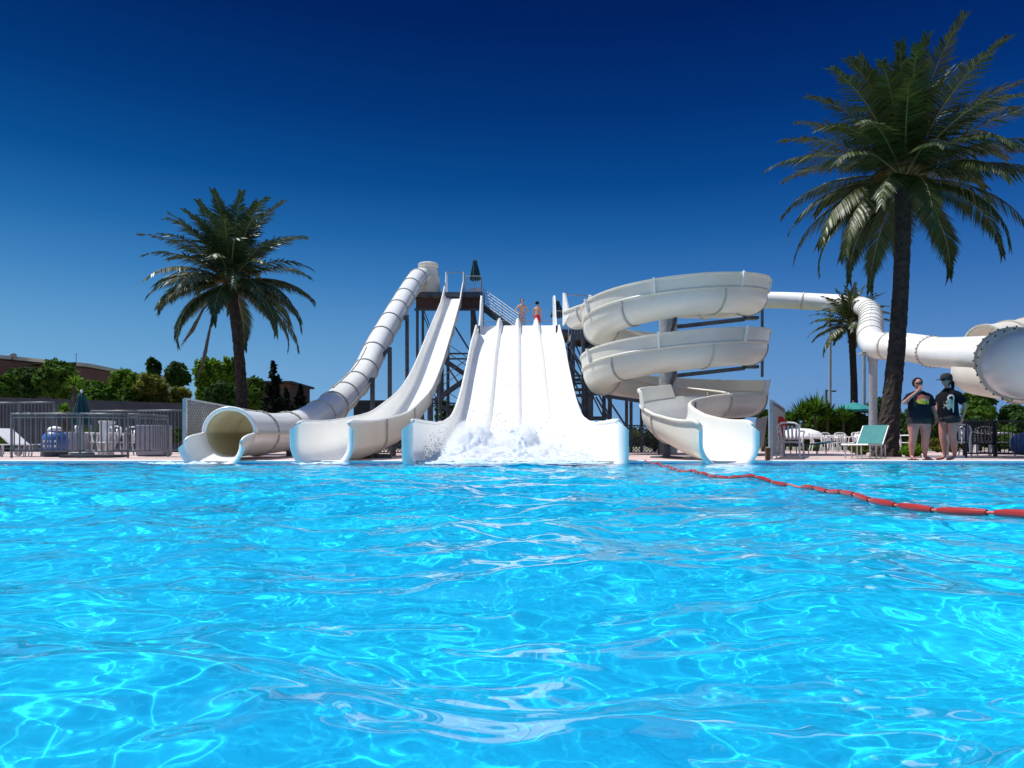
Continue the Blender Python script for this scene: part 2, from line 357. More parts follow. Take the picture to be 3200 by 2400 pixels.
# ================================================================== multi lane slide
ms = thing('multi_lane_slide', (.2, 26, .05), 'wide white four lane slide in the middle, its foot full of splashing water', 'water slide')
prof = [(14.75, -.14), (17, -.10), (19, -.02), (20.5, .16), (22, .48), (23.2, .72), (25, 1.16), (27.2, 1.90), (29.6, 2.92), (32, 4.0), (34.2, 4.98), (36.2, 5.9), (37.4, 6.42), (38.4, 6.60), (39.2, 6.62)]
mp_ = resample(catmull([Vector((.066+.0103*(d-15), d, z)) for d, z in prof], 8), .3); mp_[1:1] = [mp_[0].lerp(mp_[1], q) for q in (.15, .3, .5, .75)]; mf = frames(mp_, flat=True)
def interp(x, tab):
    for (a, p), (c, q) in zip(tab, tab[1:]):
        if x <= c: return p+(q-p)*max(0, (x-a)/(c-a))
    return tab[-1][1]
def msec(D):
    W = interp(D, [(14, 2.06), (33, 2.06), (35.6, 1.96), (39.2, 1.86)]); h = interp(D, [(14.75, 1.0), (15.2, 1.02), (18, .99), (20, .91), (21.5, .71), (22.5, .60), (23.5, .54), (30, .52), (34.3, .62), (35.0, .70), (35.4, .62), (35.9, .20), (36.2, .08), (39.2, .08)]); r = min(.30, h*.9)
    hd = interp(D, [(14, .0), (20.8, 0), (22.2, .16), (26, .20), (35.8, .20), (36.2, .34), (37.2, .40), (38.4, .40), (38.6, .1), (39.2, .1)])
    s_ = [(-W, h), (-W, h*.55+r*.4)]
    for i in range(6): a = PI+PI/2*i/5; s_.append((-W+r+r*math.cos(a), r+r*math.sin(a)))
    for c in (-1.03*W/2.06, 0, 1.03*W/2.06):
        for q in (-.16, -.10, -.055, -.02, .02, .055, .10, .16): s_.append((c+q, hd*max(0, math.cos(q/.16*PI/2))**.7))
    for i in range(6): a = 1.5*PI+PI/2*i/5; s_.append((W-r+r*math.cos(a), r+r*math.sin(a)))
    s_ += [(W, h*.55+r*.4), (W, h)]; return s_
msecs = [msec(f[0].y) for f in mf]
b = MB(); shell(b, mf, msecs, .05); b.build('flume', [M['gel'], M['gelout']], ms, smooth='auto')
b = MB(); k_ = [i for i, f in enumerate(mf) if f[0].y < 35.5]; rimtube(b, [mf[i] for i in k_], [msecs[i] for i in k_], .045, .015); b.build('rim', M['gel'], ms, smooth=True)
b = MB(); liplet(b, mf[0], msecs[0], .20); b.build('exit_lip', M['gel'], ms, smooth=True)
for sx in (-1, 1):     # tall start fins
    b = MB(); rows = []
    for th_ in (0, .07):
        r_ = []
        for d, zt in ((35.9, .5), (36.5, .75), (37.2, 1.35), (37.8, 1.75), (38.6, 1.8), (39.2, 1.8)):
            zb = interp(d, prof); x = .066+.0103*(d-15)+sx*(1.86+.07-th_); r_.append((Vector((x, d, zb-.05)), Vector((x, d, zb+zt*.9))))
        rows.append(r_)
    b.grid([[a for a, c in rows[0]], [c for a, c in rows[0]], [c for a, c in rows[1]], [a for a, c in rows[1]]]); b.grid([[rows[0][-1][0], rows[0][-1][1]], [rows[1][-1][0], rows[1][-1][1]]]); b.build('start_fin', M['gel'], ms)
for d in (25.5, 30.5, 35):
    for sx in (-1, 1):
        b = MB(); z = interp(d, prof); x = .2+sx*1.8; b.beam((x, d, .04), (x, d, z-.06), .14); b.build('support_post', M['steel'], ms)
    b = MB(); b.beam((-1.75, d+.09, z-.22), (2.15, d+.09, z-.22), .1, .16); b.build('cross_beam', M['steel'], ms)
# ================================================================== speed slide
ss = thing('speed_slide', (-3.5, 28, .05), 'narrow steep open white slide between the closed tube and the wide slide', 'water slide')
spf = [(14.85, -3.83, -.03), (17, -3.74, .07), (19, -3.62, .27), (21, -3.5, .55), (23, -3.43, 1.02), (25.4, -3.38, 1.66), (29.2, -3.41, 2.85), (33.2, -3.38, 4.62), (37.5, -3.45, 6.3), (41.8, -3.53, 7.95), (45.2, -3.60, 9.45), (46.4, -3.62, 9.8), (47.4, -3.62, 9.86)]
sp_ = resample(catmull([Vector((x, d, z)) for d, x, z in spf], 8), .28); sp_[1:1] = [sp_[0].lerp(sp_[1], q) for q in (.2, .5)]; sf = frames(sp_, flat=True)
def ssec(D):
    h = interp(D, [(14.85, .84), (15.1, .88), (18, .84), (22, .74), (26, .58), (42, .56), (45.4, .80), (45.8, .95), (46.0, 1.5), (47.4, 1.5)])
    return usec(interp(D, [(14, .50), (20, .52), (44, .52), (47.4, .55)]), h, interp(D, [(14, .44), (18, .40), (24, .26), (48, .26)]))
ssecs = [ssec(f[0].y) for f in sf]
b = MB(); shell(b, sf, ssecs, .035); b.build('flume', [M['gel'], M['gelout']], ss, smooth='auto')
b = MB(); k_ = [i for i, f in enumerate(sf) if f[0].y < 45.6]; rimtube(b, [sf[i] for i in k_], [ssecs[i] for i in k_], .04, .015); b.build('rim', M['gel'], ss, smooth=True)
b = MB(); liplet(b, sf[0], ssecs[0], .14); b.build('exit_lip', M['gel'], ss, smooth=True)
for q in range(14, len(sf)-8, 13):
    b = MB(); ring(b, sf[q], ssecs[q], .035, .05, .05); b.build('joint_flange', M['creamflange'], ss)
b = MB(); b.beam((-4.17, 46.4, 11.28), (-3.07, 46.4, 11.28), .05); b.build('grab_bar', M['steel2'], ss)
for d in (18.2, 21.5, 26.5, 31, 35.5, 40):
    z = interp(d, [(a, c) for a, x, c in spf]); b = MB(); b.tube([(-3.5, d, .04), (-3.5, d, z-.05)], .09, 10); b.beam((-3.95, d, z-.1), (-3.0, d, z-.1), .1, .12); b.build('support_post', M['steel'], ss)
# ================================================================== closed tube slide
ts = thing('tube_slide', (-6.3, 28, .05), 'closed white tube slide farthest left, its round mouth at the water edge', 'water slide')
R = .5
tpts = [(-6.17, 16.0, .63), (-6.35, 18, .66), (-6.45, 20, .70), (-6.48, 21.7, .83), (-6.46, 23, 1.02), (-6.46, 25.4, 1.5), (-6.5, 28.5, 2.3), (-6.45, 31.7, 3.42), (-6.38, 34.6, 5.05), (-6.25, 37, 6.4), (-6.1, 39.3, 7.7), (-5.92, 42, 9.2), (-5.72, 44.3, 10.45), (-5.45, 45.2, 10.75), (-5.1, 45.6, 10.8)]
tp = resample(catmull(tpts, 8), .25); tf = frames(tp)
NS = 28; circ = [(R*math.sin(-2*PI*j/NS), R*math.cos(2*PI*j/NS)) for j in range(NS+1)]
b = MB(); shell(b, tf, circ, .035); b.build('tube', [M['gelthin'], M['gelw']], ts, smooth=True)
for q in list(range(9, 30, 11))+list(range(34, len(tf)-4, 8)):
    b = MB(); ring(b, tf[q], circ, .035, .045, .05)
    if q < 30:
        pp, uu, vv, tt = tf[q]
        for i in range(20): a = 2*PI*i/20; b.ball(pp+(uu*math.cos(a)+vv*math.sin(a))*(R+.058)-tt*.032, .014, 6, mi=1)
    b.build('joint_flange', [M['seam'] if q > 40 else M['creamflange'], M['bolt']], ts, smooth='auto')
b = MB()
for an in (0.0, PI):      # side seams along both halves
    rows = []
    for f in tf:
        p, u, v, t = f; d = u*math.cos(an)+v*math.sin(an); rows.append([p+d*(R+.03)-v*.02, p+d*(R+.10)-v*.02, p+d*(R+.10)+v*.02, p+d*(R+.03)+v*.02])
    b.grid(rows)
b.build('side_seam', M['creamflange'], ts)
b = MB(); rows = []
for f in [f for f in tf if 27.2 < f[0].y < 33.6]:
    p, u, v, t = f; d = u*math.cos(1.9)+v*math.sin(1.9); e_ = v*math.cos(1.9)-u*math.sin(1.9); rows.append([p+d*(R+.03)-e_*.025, p+d*(R+.075)-e_*.02, p+d*(R+.075)+e_*.02, p+d*(R+.03)+e_*.025])
b.grid(rows); b.build('top_seam', M['seam'], ts)
b = MB(); f0 = tf[0]; p, u, v, t = f0
rows = []
for (rr, dd) in ((R, 0), (R+.03, -.05), (R+.07, -.06), (R+.09, -.03), (R+.09, .06), (R+.035, .08)): rows.append([p+u*rr*math.cos(a)+v*rr*math.sin(a)+t*dd for a in [PI*i/20 for i in range(21)]])
b.grid(rows); b.build('mouth_rim', M['gel'], ts, smooth=True)
# splash tray in front of the mouth
b = MB(); K = 24; tcs = [(-6.17, 16.02, .13), (-6.13, 15.7, .10), (-6.10, 15.35, .05), (-6.07, 15.0, .0), (-6.06, 14.82, -.03)]
tfr = frames([Vector(c) for c in tcs], flat=True)
tsec = [usec(.50+.012*i, .50-.0*i, .47) for i in range(5)]; tsec = [usec(.50, .50, .47), usec(.51, .50, .47), usec(.52, .52, .47), usec(.53, .52, .46), usec(.53, .47, .45)]
shell(b, tfr, tsec, .035); b.build('splash_tray', [M['gel'], M['gelout']], ts, smooth='auto')
b = MB(); liplet(b, tfr[-1], tsec[-1], .12, sgn=1); rimtube(b, tfr, tsec, .035, .03); b.build('tray_lip', M['gel'], ts, smooth=True)
b = MB()                                          # entrance hood at the top
c0 = P(1345, 925, 45.6); c1 = P(1338, 826, 45.4)
rows = []
for s_, rr in ((0, .66), (.3, .66), (.6, .60), (.90, .55), (.92, .62), (1.0, .63), (1.02, .58)):
    c = c0.lerp(c1, s_); rows.append([c+Vector((rr*math.cos(2*PI*j/24), rr*math.sin(2*PI*j/24)*.9, 0)) for j in range(24)])
b.grid(rows, closed=True); b.grid([[c0.lerp(c1, 1.02)+Vector((.58*math.cos(2*PI*j/24), .52*math.sin(2*PI*j/24), 0)) for j in range(24)], [c1+Vector((.3*math.cos(2*PI*j/24), .27*math.sin(2*PI*j/24), .12)) for j in range(24)], [c1+Vector((0, 0, .14))]*24], closed=True)
b.build('entrance_hood', M['gelout'], ts, smooth='auto')
for (px, yt, D) in ((1164, 1180, 30.5), (1218, 1085, 33.5), (1272, 985, 38.0), (905, 1395, 21.2)):
    a = P(px, yt, D); b = MB(); b.tube([(a.x, D, .04), (a.x, D, a.z)], .10, 10)
    cx = interp(D, [(p_[1], p_[0]) for p_ in tpts]); cz = interp(D, [(p_[1], p_[2]) for p_ in tpts]); b.beam((a.x, D, a.z-.05), (cx, D, cz-.45), .14); b.build('support_post', M['steel'], ts)
# ================================================================== spiral slide
sp = thing('spiral_slide', (5.4, 25, .05), 'cream spiral slide winding down round a grey column, its white mouth right of centre', 'water slide')
CX, CY, RC = 5.5, 25.0, 2.45; PITCH = 1.67
path = [Vector((2.75, 31.2, 5.32)), Vector((3.3, 29.7, 5.30)), Vector((4.2, 28.1, 5.27))]
def hel(t_): th = PI-2*PI*t_; return Vector((CX+RC*math.cos(th), CY+RC*math.sin(th), 4.4+PITCH*(.75-t_)))
tt_ = .25
while tt_ < 2.63: path.append(hel(tt_)); tt_ += .03
path += [Vector((5.85, 21.75, 1.16)), Vector((4.85, 20.6, 1.00)), Vector((4.15, 19.45, .84)), Vector((3.86, 18.3, .66)), Vector((3.93, 17.2, .42)), Vector((4.15, 16.1, .16)), Vector((4.36, 14.85, -.03))]
pp_ = resample(catmull(path, 4), .22); pf = frames(pp_, flat=True); npf = len(pf)
def turn(i):      # which stretch are we on
    p = pf[i][0]; return p
exi = lambda i: pf[i][0].y < 20.2 and pf[i][0].z < 1.1
psecs = []
for i in range(npf):
    s_ = i/npf; p = pf[i][0]
    h = .66
    if exi(i): h = interp(20.2-p.y, [(0, .66), (3, .66), (4.6, .80), (5.1, .86), (5.4, .80)])
    psecs.append(usec(interp(20.2-p.y, [(0, .56), (4, .56), (5.4, .52)]) if exi(i) else .56, h, .52 if not exi(i) else .46))
b = MB(); shell(b, pf, psecs, .04); b.build('flume', [M['gelw'], M['gelout']], sp, smooth='auto')
b = MB(); rimtube(b, pf, psecs, .045, .06); b.build('rim', M['gelout'], sp, smooth=True)
b = MB(); pend = [(pf[-1][0], pf[-1][1], pf[-1][2], pf[-1][3])]; liplet(b, pf[-1], psecs[-1], .13, sgn=1); b.build('exit_lip', M['gel'], sp, smooth=True)
# travelling from the top: left side of travel (u<0) is the outside of the helix
def extwall(i0, i1, h0, h1=None, side=-1):
    b = MB(); rows = []
    for i in range(i0, i1+1):
        p, u, v, t = pf[i]; hb = psecs[i][0][1]; q = (i-i0)/(i1-i0); rise = min(1, (i-i0)/1., (i1-i)/1.) if h1 is None else 1
        ht = h0*(max(rise, .05))
        base = p+u*side*.60+v*(hb+.0); top = p+u*side*.64+v*(hb+ht)
        rows.append([base, base.lerp(top, .5), top, top+u*side*.07, top+u*side*.07-v*.05, top+u*side*.03-v*.05, base+u*side*.035])
    b.grid(rows); return b
ih0 = next(i for i in range(npf) if pf[i][0].x > 4.6)
iend = next(i for i in range(npf) if pf[i][0].z < 1.29)
ir0 = next(i for i in range(npf) if pf[i][0].z < 1.50); ir1 = next(i for i in range(npf) if pf[i][0].z < 1.27)
extwall(ih0, iend, .44).build('wall_extension', M['gelout'], sp, smooth='auto')
jb0 = next(i for i in range(npf) if pf[i][0].x < 5.35 and pf[i][0].z < 1.14); jb1 = next(i for i in range(npf) if pf[i][0].y < 18.0 and pf[i][0].z < 1.0)
SIDE = 1
extwall(jb0, jb1, .42, side=SIDE).build('wall_extension', M['gelout'], sp, smooth='auto')
acc = 0; qs = list(range(6, npf-3, 12))
for q in qs:
    b = MB(); ring(b, pf[q], psecs[q], .04, .045, .05); b.build('joint_flange', M['seam'] if (q//12) % 2 else M['creamflange'], sp)
for q in range(ih0+4, iend-2, 10):
    p, u, v, t = pf[q]; b = MB(); hb = psecs[q][0][1]; b.beam(p-u*.67+v*hb, p-u*.78+v*(hb+.46), .07, .07); b.build('wall_rib', M['gel'], sp)
b = MB(); b.tube([(5.34, 25, .04), (5.34, 25, 4.95)], .31, 20); b.build('centre_column', M['steel2'], sp, smooth='auto')
for t_ in (.5, .78, 1.08, 1.5, 1.78, 2.08, 2.5):
    e_ = hel(t_); b = MB(); c = Vector((5.34, 25, e_.z-.45)); d = Vector((e_.x, e_.y, e_.z-.07))
    b.beam(c, Vector((e_.x, e_.y, e_.z-.16)) if t_ % 1 == .5 else d, .11, .13)
    if t_ % 1 == .5: b.beam((e_.x, e_.y, e_.z-.12), (e_.x+.45, e_.y, e_.z-.12), .3, .10); b.beam((e_.x, e_.y, e_.z-.1), (e_.x, e_.y, e_.z), .12)
    b.build('support_arm', M['steel'], sp)
b = MB(); b.tube([P(2382, 965, 24.5), P(2382, 1178, 24.5)], .05, 8); b.build('drain_pipe', M['steel'], sp)
for (px, D, z) in ((2083, 18.6, .62), (2225, 21.2, 1.0)):
    x = (px-1600)/F*D; b = MB(); b.tube([(x, D, .04), (x, D, z)], .10, 12); b.lathe([(.42, 0), (.42, .03), (.12, .05)], (x, D, .05), 16); b.build('foot_post', M['steel'], sp)
for sg in (-1, 1):
    b = MB(); p, u, v, t = pf[0]; b.add([p+u*sg*.60-t*.1+v*.1, p+u*sg*.60+t*.7+v*.5, p+u*sg*.60+t*.45+v*.75, p+u*sg*.60+t*.1+v*1.45, p+u*sg*.60-t*.1+v*1.5], [(0, 1, 2, 3, 4)]); o = b.build('entry_fin', M['gel'], sp); o.modifiers.new('s', 'SOLIDIFY').thickness = .07
b = MB(); p, u, v, t = pf[0]; b.beam(p-u*.6+v*1.42, p+u*.6+v*1.42, .045); b.build('grab_bar', M['steel2'], sp)
# ================================================================== big closed slide on the right
rs = thing('winding_tube_slide', (17, 34, .05), 'long closed white tube slide coming forward behind the large palm at the right', 'water slide')
def tubepart(pts, R_, mats, names='tube', rings=(), step=.35, seg=24, rr=.06, ringmat='gel', bolts=False, th=.04, ringw=.12, arc=None):
    q = resample(catmull([Vector(p) for p in pts], 8), step); fr_ = frames(q); cs = [(R_*math.sin(-2*PI*j/seg), R_*math.cos(2*PI*j/seg)) for j in range(seg+1)]
    if arc: cs = [(R_*math.sin(-a), R_*math.cos(a)) for a in [arc[0]+(arc[1]-arc[0])*j/seg for j in range(seg+1)]]
    b = MB(); shell(b, fr_, cs, th); b.build(names, mats, rs, smooth=True)
    for k in rings:
        i = min(len(fr_)-1, max(0, int(k*(len(fr_)-1)))); b = MB(); ring(b, fr_[i], cs, th, rr, ringw)
        if bolts:
            pp, uu, vv, tt = fr_[i]
            for a in range(26):
                an = 2*PI*a/26; pos = pp+(uu*math.cos(an)+vv*math.sin(an))*(R_+th+rr+.004); b.ball(pos, .03, 6, mi=1)
        b.build('joint_flange', [M[ringmat], M['bolt']], rs, smooth='auto')
    return fr_
g2 = [M['gelout'], M['gel']]
def W(px, py, D): return P(px, py, D)
tubepart([W(2230, 955, 58), W(2390, 938, 58), W(2600, 946, 55.5), W(2672, 952, 53), W(2712, 968, 48), W(2722, 1000, 43.5), W(2719, 1048, 39), W(2742, 1079, 36), W(2821, 1083, 34), W(2925, 1100, 31.2)], .60, g2,
         rings=(.20, .36, .50, .535, .57, .605, .64, .675, .71, .745, .80, .90), ringmat='creamflange', rr=.045, ringw=.10)
tubepart([W(2915, 1099, 31.4), W(2990, 1104, 27.6), W(3083, 1107, 24.2), W(3150, 1108, 21.5)], .57, g2, rings=(.03,), bolts=True, ringmat='creamflange', rr=.07)
tubepart([W(3160, 1122, 21.2), W(3230, 1145, 18.3), (14.9, 16.2, 2.1), (17.5, 14.5, 1.9)], .82, g2, rings=(.03, .28), bolts=True, ringmat='creamflange', rr=.07)
tubepart([(19.5, 16.6, 1.70), (17.0, 18.2, 1.85), (15.8, 20.6, 2.12), (15.45, 23.4, 2.66), (16.3, 25.6, 2.95), (18.5, 27.2, 3.1)], .74, [M['gelout'], M['gelout']], names='open_trough', rings=(.30, .56), bolts=True, ringmat='creamflange', rr=.06, arc=(PI*.42, PI*1.58))
tubepart([W(3076, 1082, 27), W(3140, 1070, 27.5), W(3230, 1052, 29), W(3330, 1045, 32)], .72, [M['gelout'], M['gelout']], rings=(.02, .2, .4), ringmat='creamflange', rr=.06, arc=(-1.9, 1.9))
b = MB(); a = P(2728, 1108, 36.3); b.tube([(a.x, 36.3, .04), (a.x, 36.3, a.z-.5), (a.x, 36.3, a.z)], [.2, .2, .3], 14); b.box((a.x, 36.3, a.z+.05), (1.3, .5, .12)); b.build('support_column', M['steel2'], rs, smooth='auto')
for (px, yt, D) in ((2594, 968, 55.4), (2700, 1010, 47.0)):
    a = P(px, yt, D); b = MB(); b.tube([(a.x, D, .04), (a.x, D, a.z)], .11, 10); b.box((a.x, D, a.z), (1.3, .3, .14)); b.build('support_column', M['steel2'], rs)
b = MB(); b.tube([(14.2, 18.6, .04), (14.6, 18.4, 1.3)], .13, 10); b.beam((13.1, 18.2, .05), (14.5, 18.2, 1.35), .3, .3); b.build('support_frame', M['steel'], rs)
# ================================================================== towers
def railing(b, pts, h=1.0, rails=(1.0, .08), bar=.13, r=.022, rb=.011):
    pts = [Vector(p) for p in pts]
    for a, c in zip(pts, pts[1:]):
        for q in rails: b.tube([a+Vector((0, 0, h*q)), c+Vector((0, 0, h*q))], r, 6)
        n_ = max(1, int((c-a).length/bar))
        for i in range(n_+1):
            p = a.lerp(c, i/n_); b.tube([p, p+Vector((0, 0, h))], rb if i % 8 else r*1.2, 5)
def tower(label, x0, x1, y0, y1, z, xs_, ys_, fasc=.28, panels=None):
    T = thing('slide_tower', ((x0+x1)/2, (y0+y1)/2, .05), label, 'platform')
    b = MB(); b.box(((x0+x1)/2, (y0+y1)/2, z-.04), (x1-x0-.1, y1-y0-.1, .06)); b.build('platform_floor', M['rust'], T)
    b = MB()
    for (ax, ay, bx, by) in ((x0, y0, x1, y0), (x0, y1, x1, y1), (x0, y0+.06, x0, y1-.06), (x1, y0+.06, x1, y1-.06)): b.beam((ax, ay, z-fasc/2), (bx, by, z-fasc/2), .08, fasc)
    b.build('edge_beam', M['steel'], T)
    for x in xs_:
        for y in ys_:
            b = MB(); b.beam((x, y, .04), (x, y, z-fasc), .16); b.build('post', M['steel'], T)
    zz = [z-fasc, z*.62, z*.30]
    for zl in zz[1:]:
        for y in ys_:
            b = MB(); b.beam((xs_[0], y, zl), (xs_[-1], y, zl), .10); b.build('cross_beam', M['steel'], T)
    for i in range(len(xs_)-1):
        for y in (ys_[0], ys_[-1]):
            for a, c in ((zz[0], zz[1]), (zz[1], zz[2])):
                b = MB(); b.beam((xs_[i], y-.09, a), (xs_[i+1], y-.09, c), .06); b.build('brace', M['steel'], T)
    return T
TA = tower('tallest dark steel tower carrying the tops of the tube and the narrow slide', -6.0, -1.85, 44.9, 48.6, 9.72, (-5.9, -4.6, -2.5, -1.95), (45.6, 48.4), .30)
b = MB(); b.box((-5.1, 45.05, 9.05), (1.5, .05, .72)); b.box((-2.55, 45.05, 9.05), (1.15, .05, .72)); b.build('fascia_panel', M['rust'], TA)
b = MB(); b.beam((-6.0, 44.98, 8.66), (-1.85, 44.98, 8.66), .08, .14); b.build('lower_beam', M['steel'], TA)
b = MB(); railing(b, [(-2.85, 45.0, 9.72), (-1.9, 45.0, 9.72), (-1.9, 46.6, 9.72)]); railing(b, [(-4.9, 45.4, 9.72), (-4.45, 45.4, 9.72)], 1.2); b.build('railing', M['steel2'], TA)
b = MB(); b.box((-2.35, 46.2, 9.97), (.7, .3, .5)); b.build('store_box', M['white'], TA)
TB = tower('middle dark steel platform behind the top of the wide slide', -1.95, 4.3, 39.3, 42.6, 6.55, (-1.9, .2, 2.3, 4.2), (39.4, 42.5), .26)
b = MB(); railing(b, [(2.35, 39.35, 6.55), (3.3, 39.35, 6.55)]); b.build('railing', M['steel2'], TB)
b = MB()
for q in (.35, .7, 1.0): b.tube([(-1.9, 42.5, 6.55+q), (4.2, 42.5, 6.55+q)], .02, 6)
b.build('back_rail', M['steel2'], TB)
TC = tower('small dark steel platform at the start of the spiral slide', 2.55, 4.3, 31.2, 33.6, 5.1, (2.62, 3.4, 4.2), (31.4, 33.4), .24)
b = MB(); railing(b, [(2.6, 33.5, 5.1), (4.25, 33.5, 5.1)]); b.build('railing', M['steel2'], TC)
# stairs from tall tower to middle platform
st = thing('stair_flight', (-.8, 45, 6.5), 'straight metal stair with many parallel handrails running down from the tall tower', 'stairs')
A0 = P(1512, 955, 45.8); A1 = P(1628, 1040, 43.6)
b = MB()
for dy in (0, 1.0): b.beam(A0+Vector((0, dy, -.1)), A1+Vector((0, dy, -.1)), .06, .26)
b.build('stringer', M['steel'], st)
b = MB()
for i in range(15): p = A0.lerp(A1, i/15); b.box(p+Vector((0, .5, 0)), (.26, .96, .04))
b.build('treads', M['steel'], st)
for dy in (0, 1.0):
    b = MB()
    for k in range(6): hgt = .12+.18*k; b.tube([A0+Vector((0, dy, hgt)), A1+Vector((0, dy, hgt))], .024, 6)
    for i in range(3): p = A0.lerp(A1, i/2); b.tube([p+Vector((0, dy, 0)), p+Vector((0, dy, 1.02))], .022, 6)
    b.build('handrail', M['steel2'], st)
# stair tower & machinery under the slides
sw = thing('access_stair', (-3, 36, .05), 'zigzag dark metal access stair in the gap left of the wide slide', 'stairs')
x0_, x1_ = -4.0, -2.2; z_ = .1; yy = 37.5
for k in range(4):
    b = MB(); a = Vector((x0_ if k % 2 == 0 else x1_, yy+.5*(k % 2), z_)); c = Vector((x1_ if k % 2 == 0 else x0_, yy+.5*(k % 2), z_+1.25))
    b.beam(a, c, .05, .22); b.beam(a+Vector((0, .45, 0)), c+Vector((0, .45, 0)), .05, .22)
    for i in range(8): b.box(a.lerp(c, (i+.5)/8)+Vector((0, .22, .03)), (.22, .42, .03))
    for h_ in (.5, .95): b.tube([a+Vector((0, 0, h_)), c+Vector((0, 0, h_))], .022, 6)
    b.build('flight', M['steel'], sw); z_ += 1.25
for x in (-4.1, -2.1):
    b = MB(); b.beam((x, yy-.05, .04), (x, yy-.05, 5.3), .12); b.build('post', M['steel'], sw)
b = MB()
for z in (1.35, 2.6, 3.85, 5.1): b.box((-1.85, yy+.4, z), (.5, 1.0, .05)); b.box((-4.35, yy+.4, z), (.5, 1.0, .05))
b.build('landing', M['steel'], sw)
pm = thing('pump_set', (-2.9, 30, .05), 'grey pump pipes and tank in the dark gap left of the wide slide', 'pump')
b = MB(); b.lathe([(.35, 0), (.38, .2), (.38, .9), (.2, 1.05)], (-2.75, 31, .05), 18); b.build('tank', M['lilac'], pm, smooth='auto')
b = MB(); b.tube([(-3.1, 30.2, .5), (-2.6, 30.2, .5), (-2.3, 30.2, 1.0), (-2.3, 31, 1.9)], .14, 12); b.tube([(-2.9, 29.6, .1), (-2.9, 29.6, .9), (-2.5, 29.6, 1.1)], .09, 10); b.build('pipe', M['steel2'], pm, smooth='auto')
b = MB(); b.box((-3.25, 31.4, .45), (.5, .6, .8)); b.build('motor', M['concrete'], pm, bevel=.03)
# steelwork right of the wide slide
sb = thing('support_scaffold', (3.2, 30.5, .05), 'dark steel posts and long diagonal struts between the wide slide and the spiral', 'scaffold')
for (px, yt, D) in ((1822, 1060, 30), (1848, 1235, 30), (1958, 1235, 30.5), (1972, 1235, 31.4), (2005, 1235, 30)):
    a = P(px, yt, D); b = MB(); b.beam((a.x, D, .04), a, .12); b.build('post', M['steel'], sb)
for p0, p1 in (((1850, 1232, 29.9), (1985, 1226, 29.9)), ((1985, 1226, 29.9), (2060, 1226, 29.9)), ((1795, 1218, 30.2), (1850, 1218, 30.2)), ((1800, 1236, 30.2), (1850, 1236, 30.2))):
    b = MB(); b.beam(P(*p0), P(*p1), .10, .12); b.build('cross_beam', M['steel'], sb)
for p0, p1 in (((1862, 1240, 29.8), (1925, 1345, 29.8)), ((1896, 1240, 29.8), (1965, 1345, 29.8)), ((2006, 1320, 29.8), (2030, 1260, 29.8)), ((1780, 1080, 29.8), (1822, 1150, 29.8)), ((1780, 1130, 29.8), (1822, 1200, 29.8)), ((1800, 1060, 29.8), (1848, 1020, 29.8))):
    b = MB(); b.beam(P(*p0), P(*p1), .07); b.build('strut', M['steel'], sb)
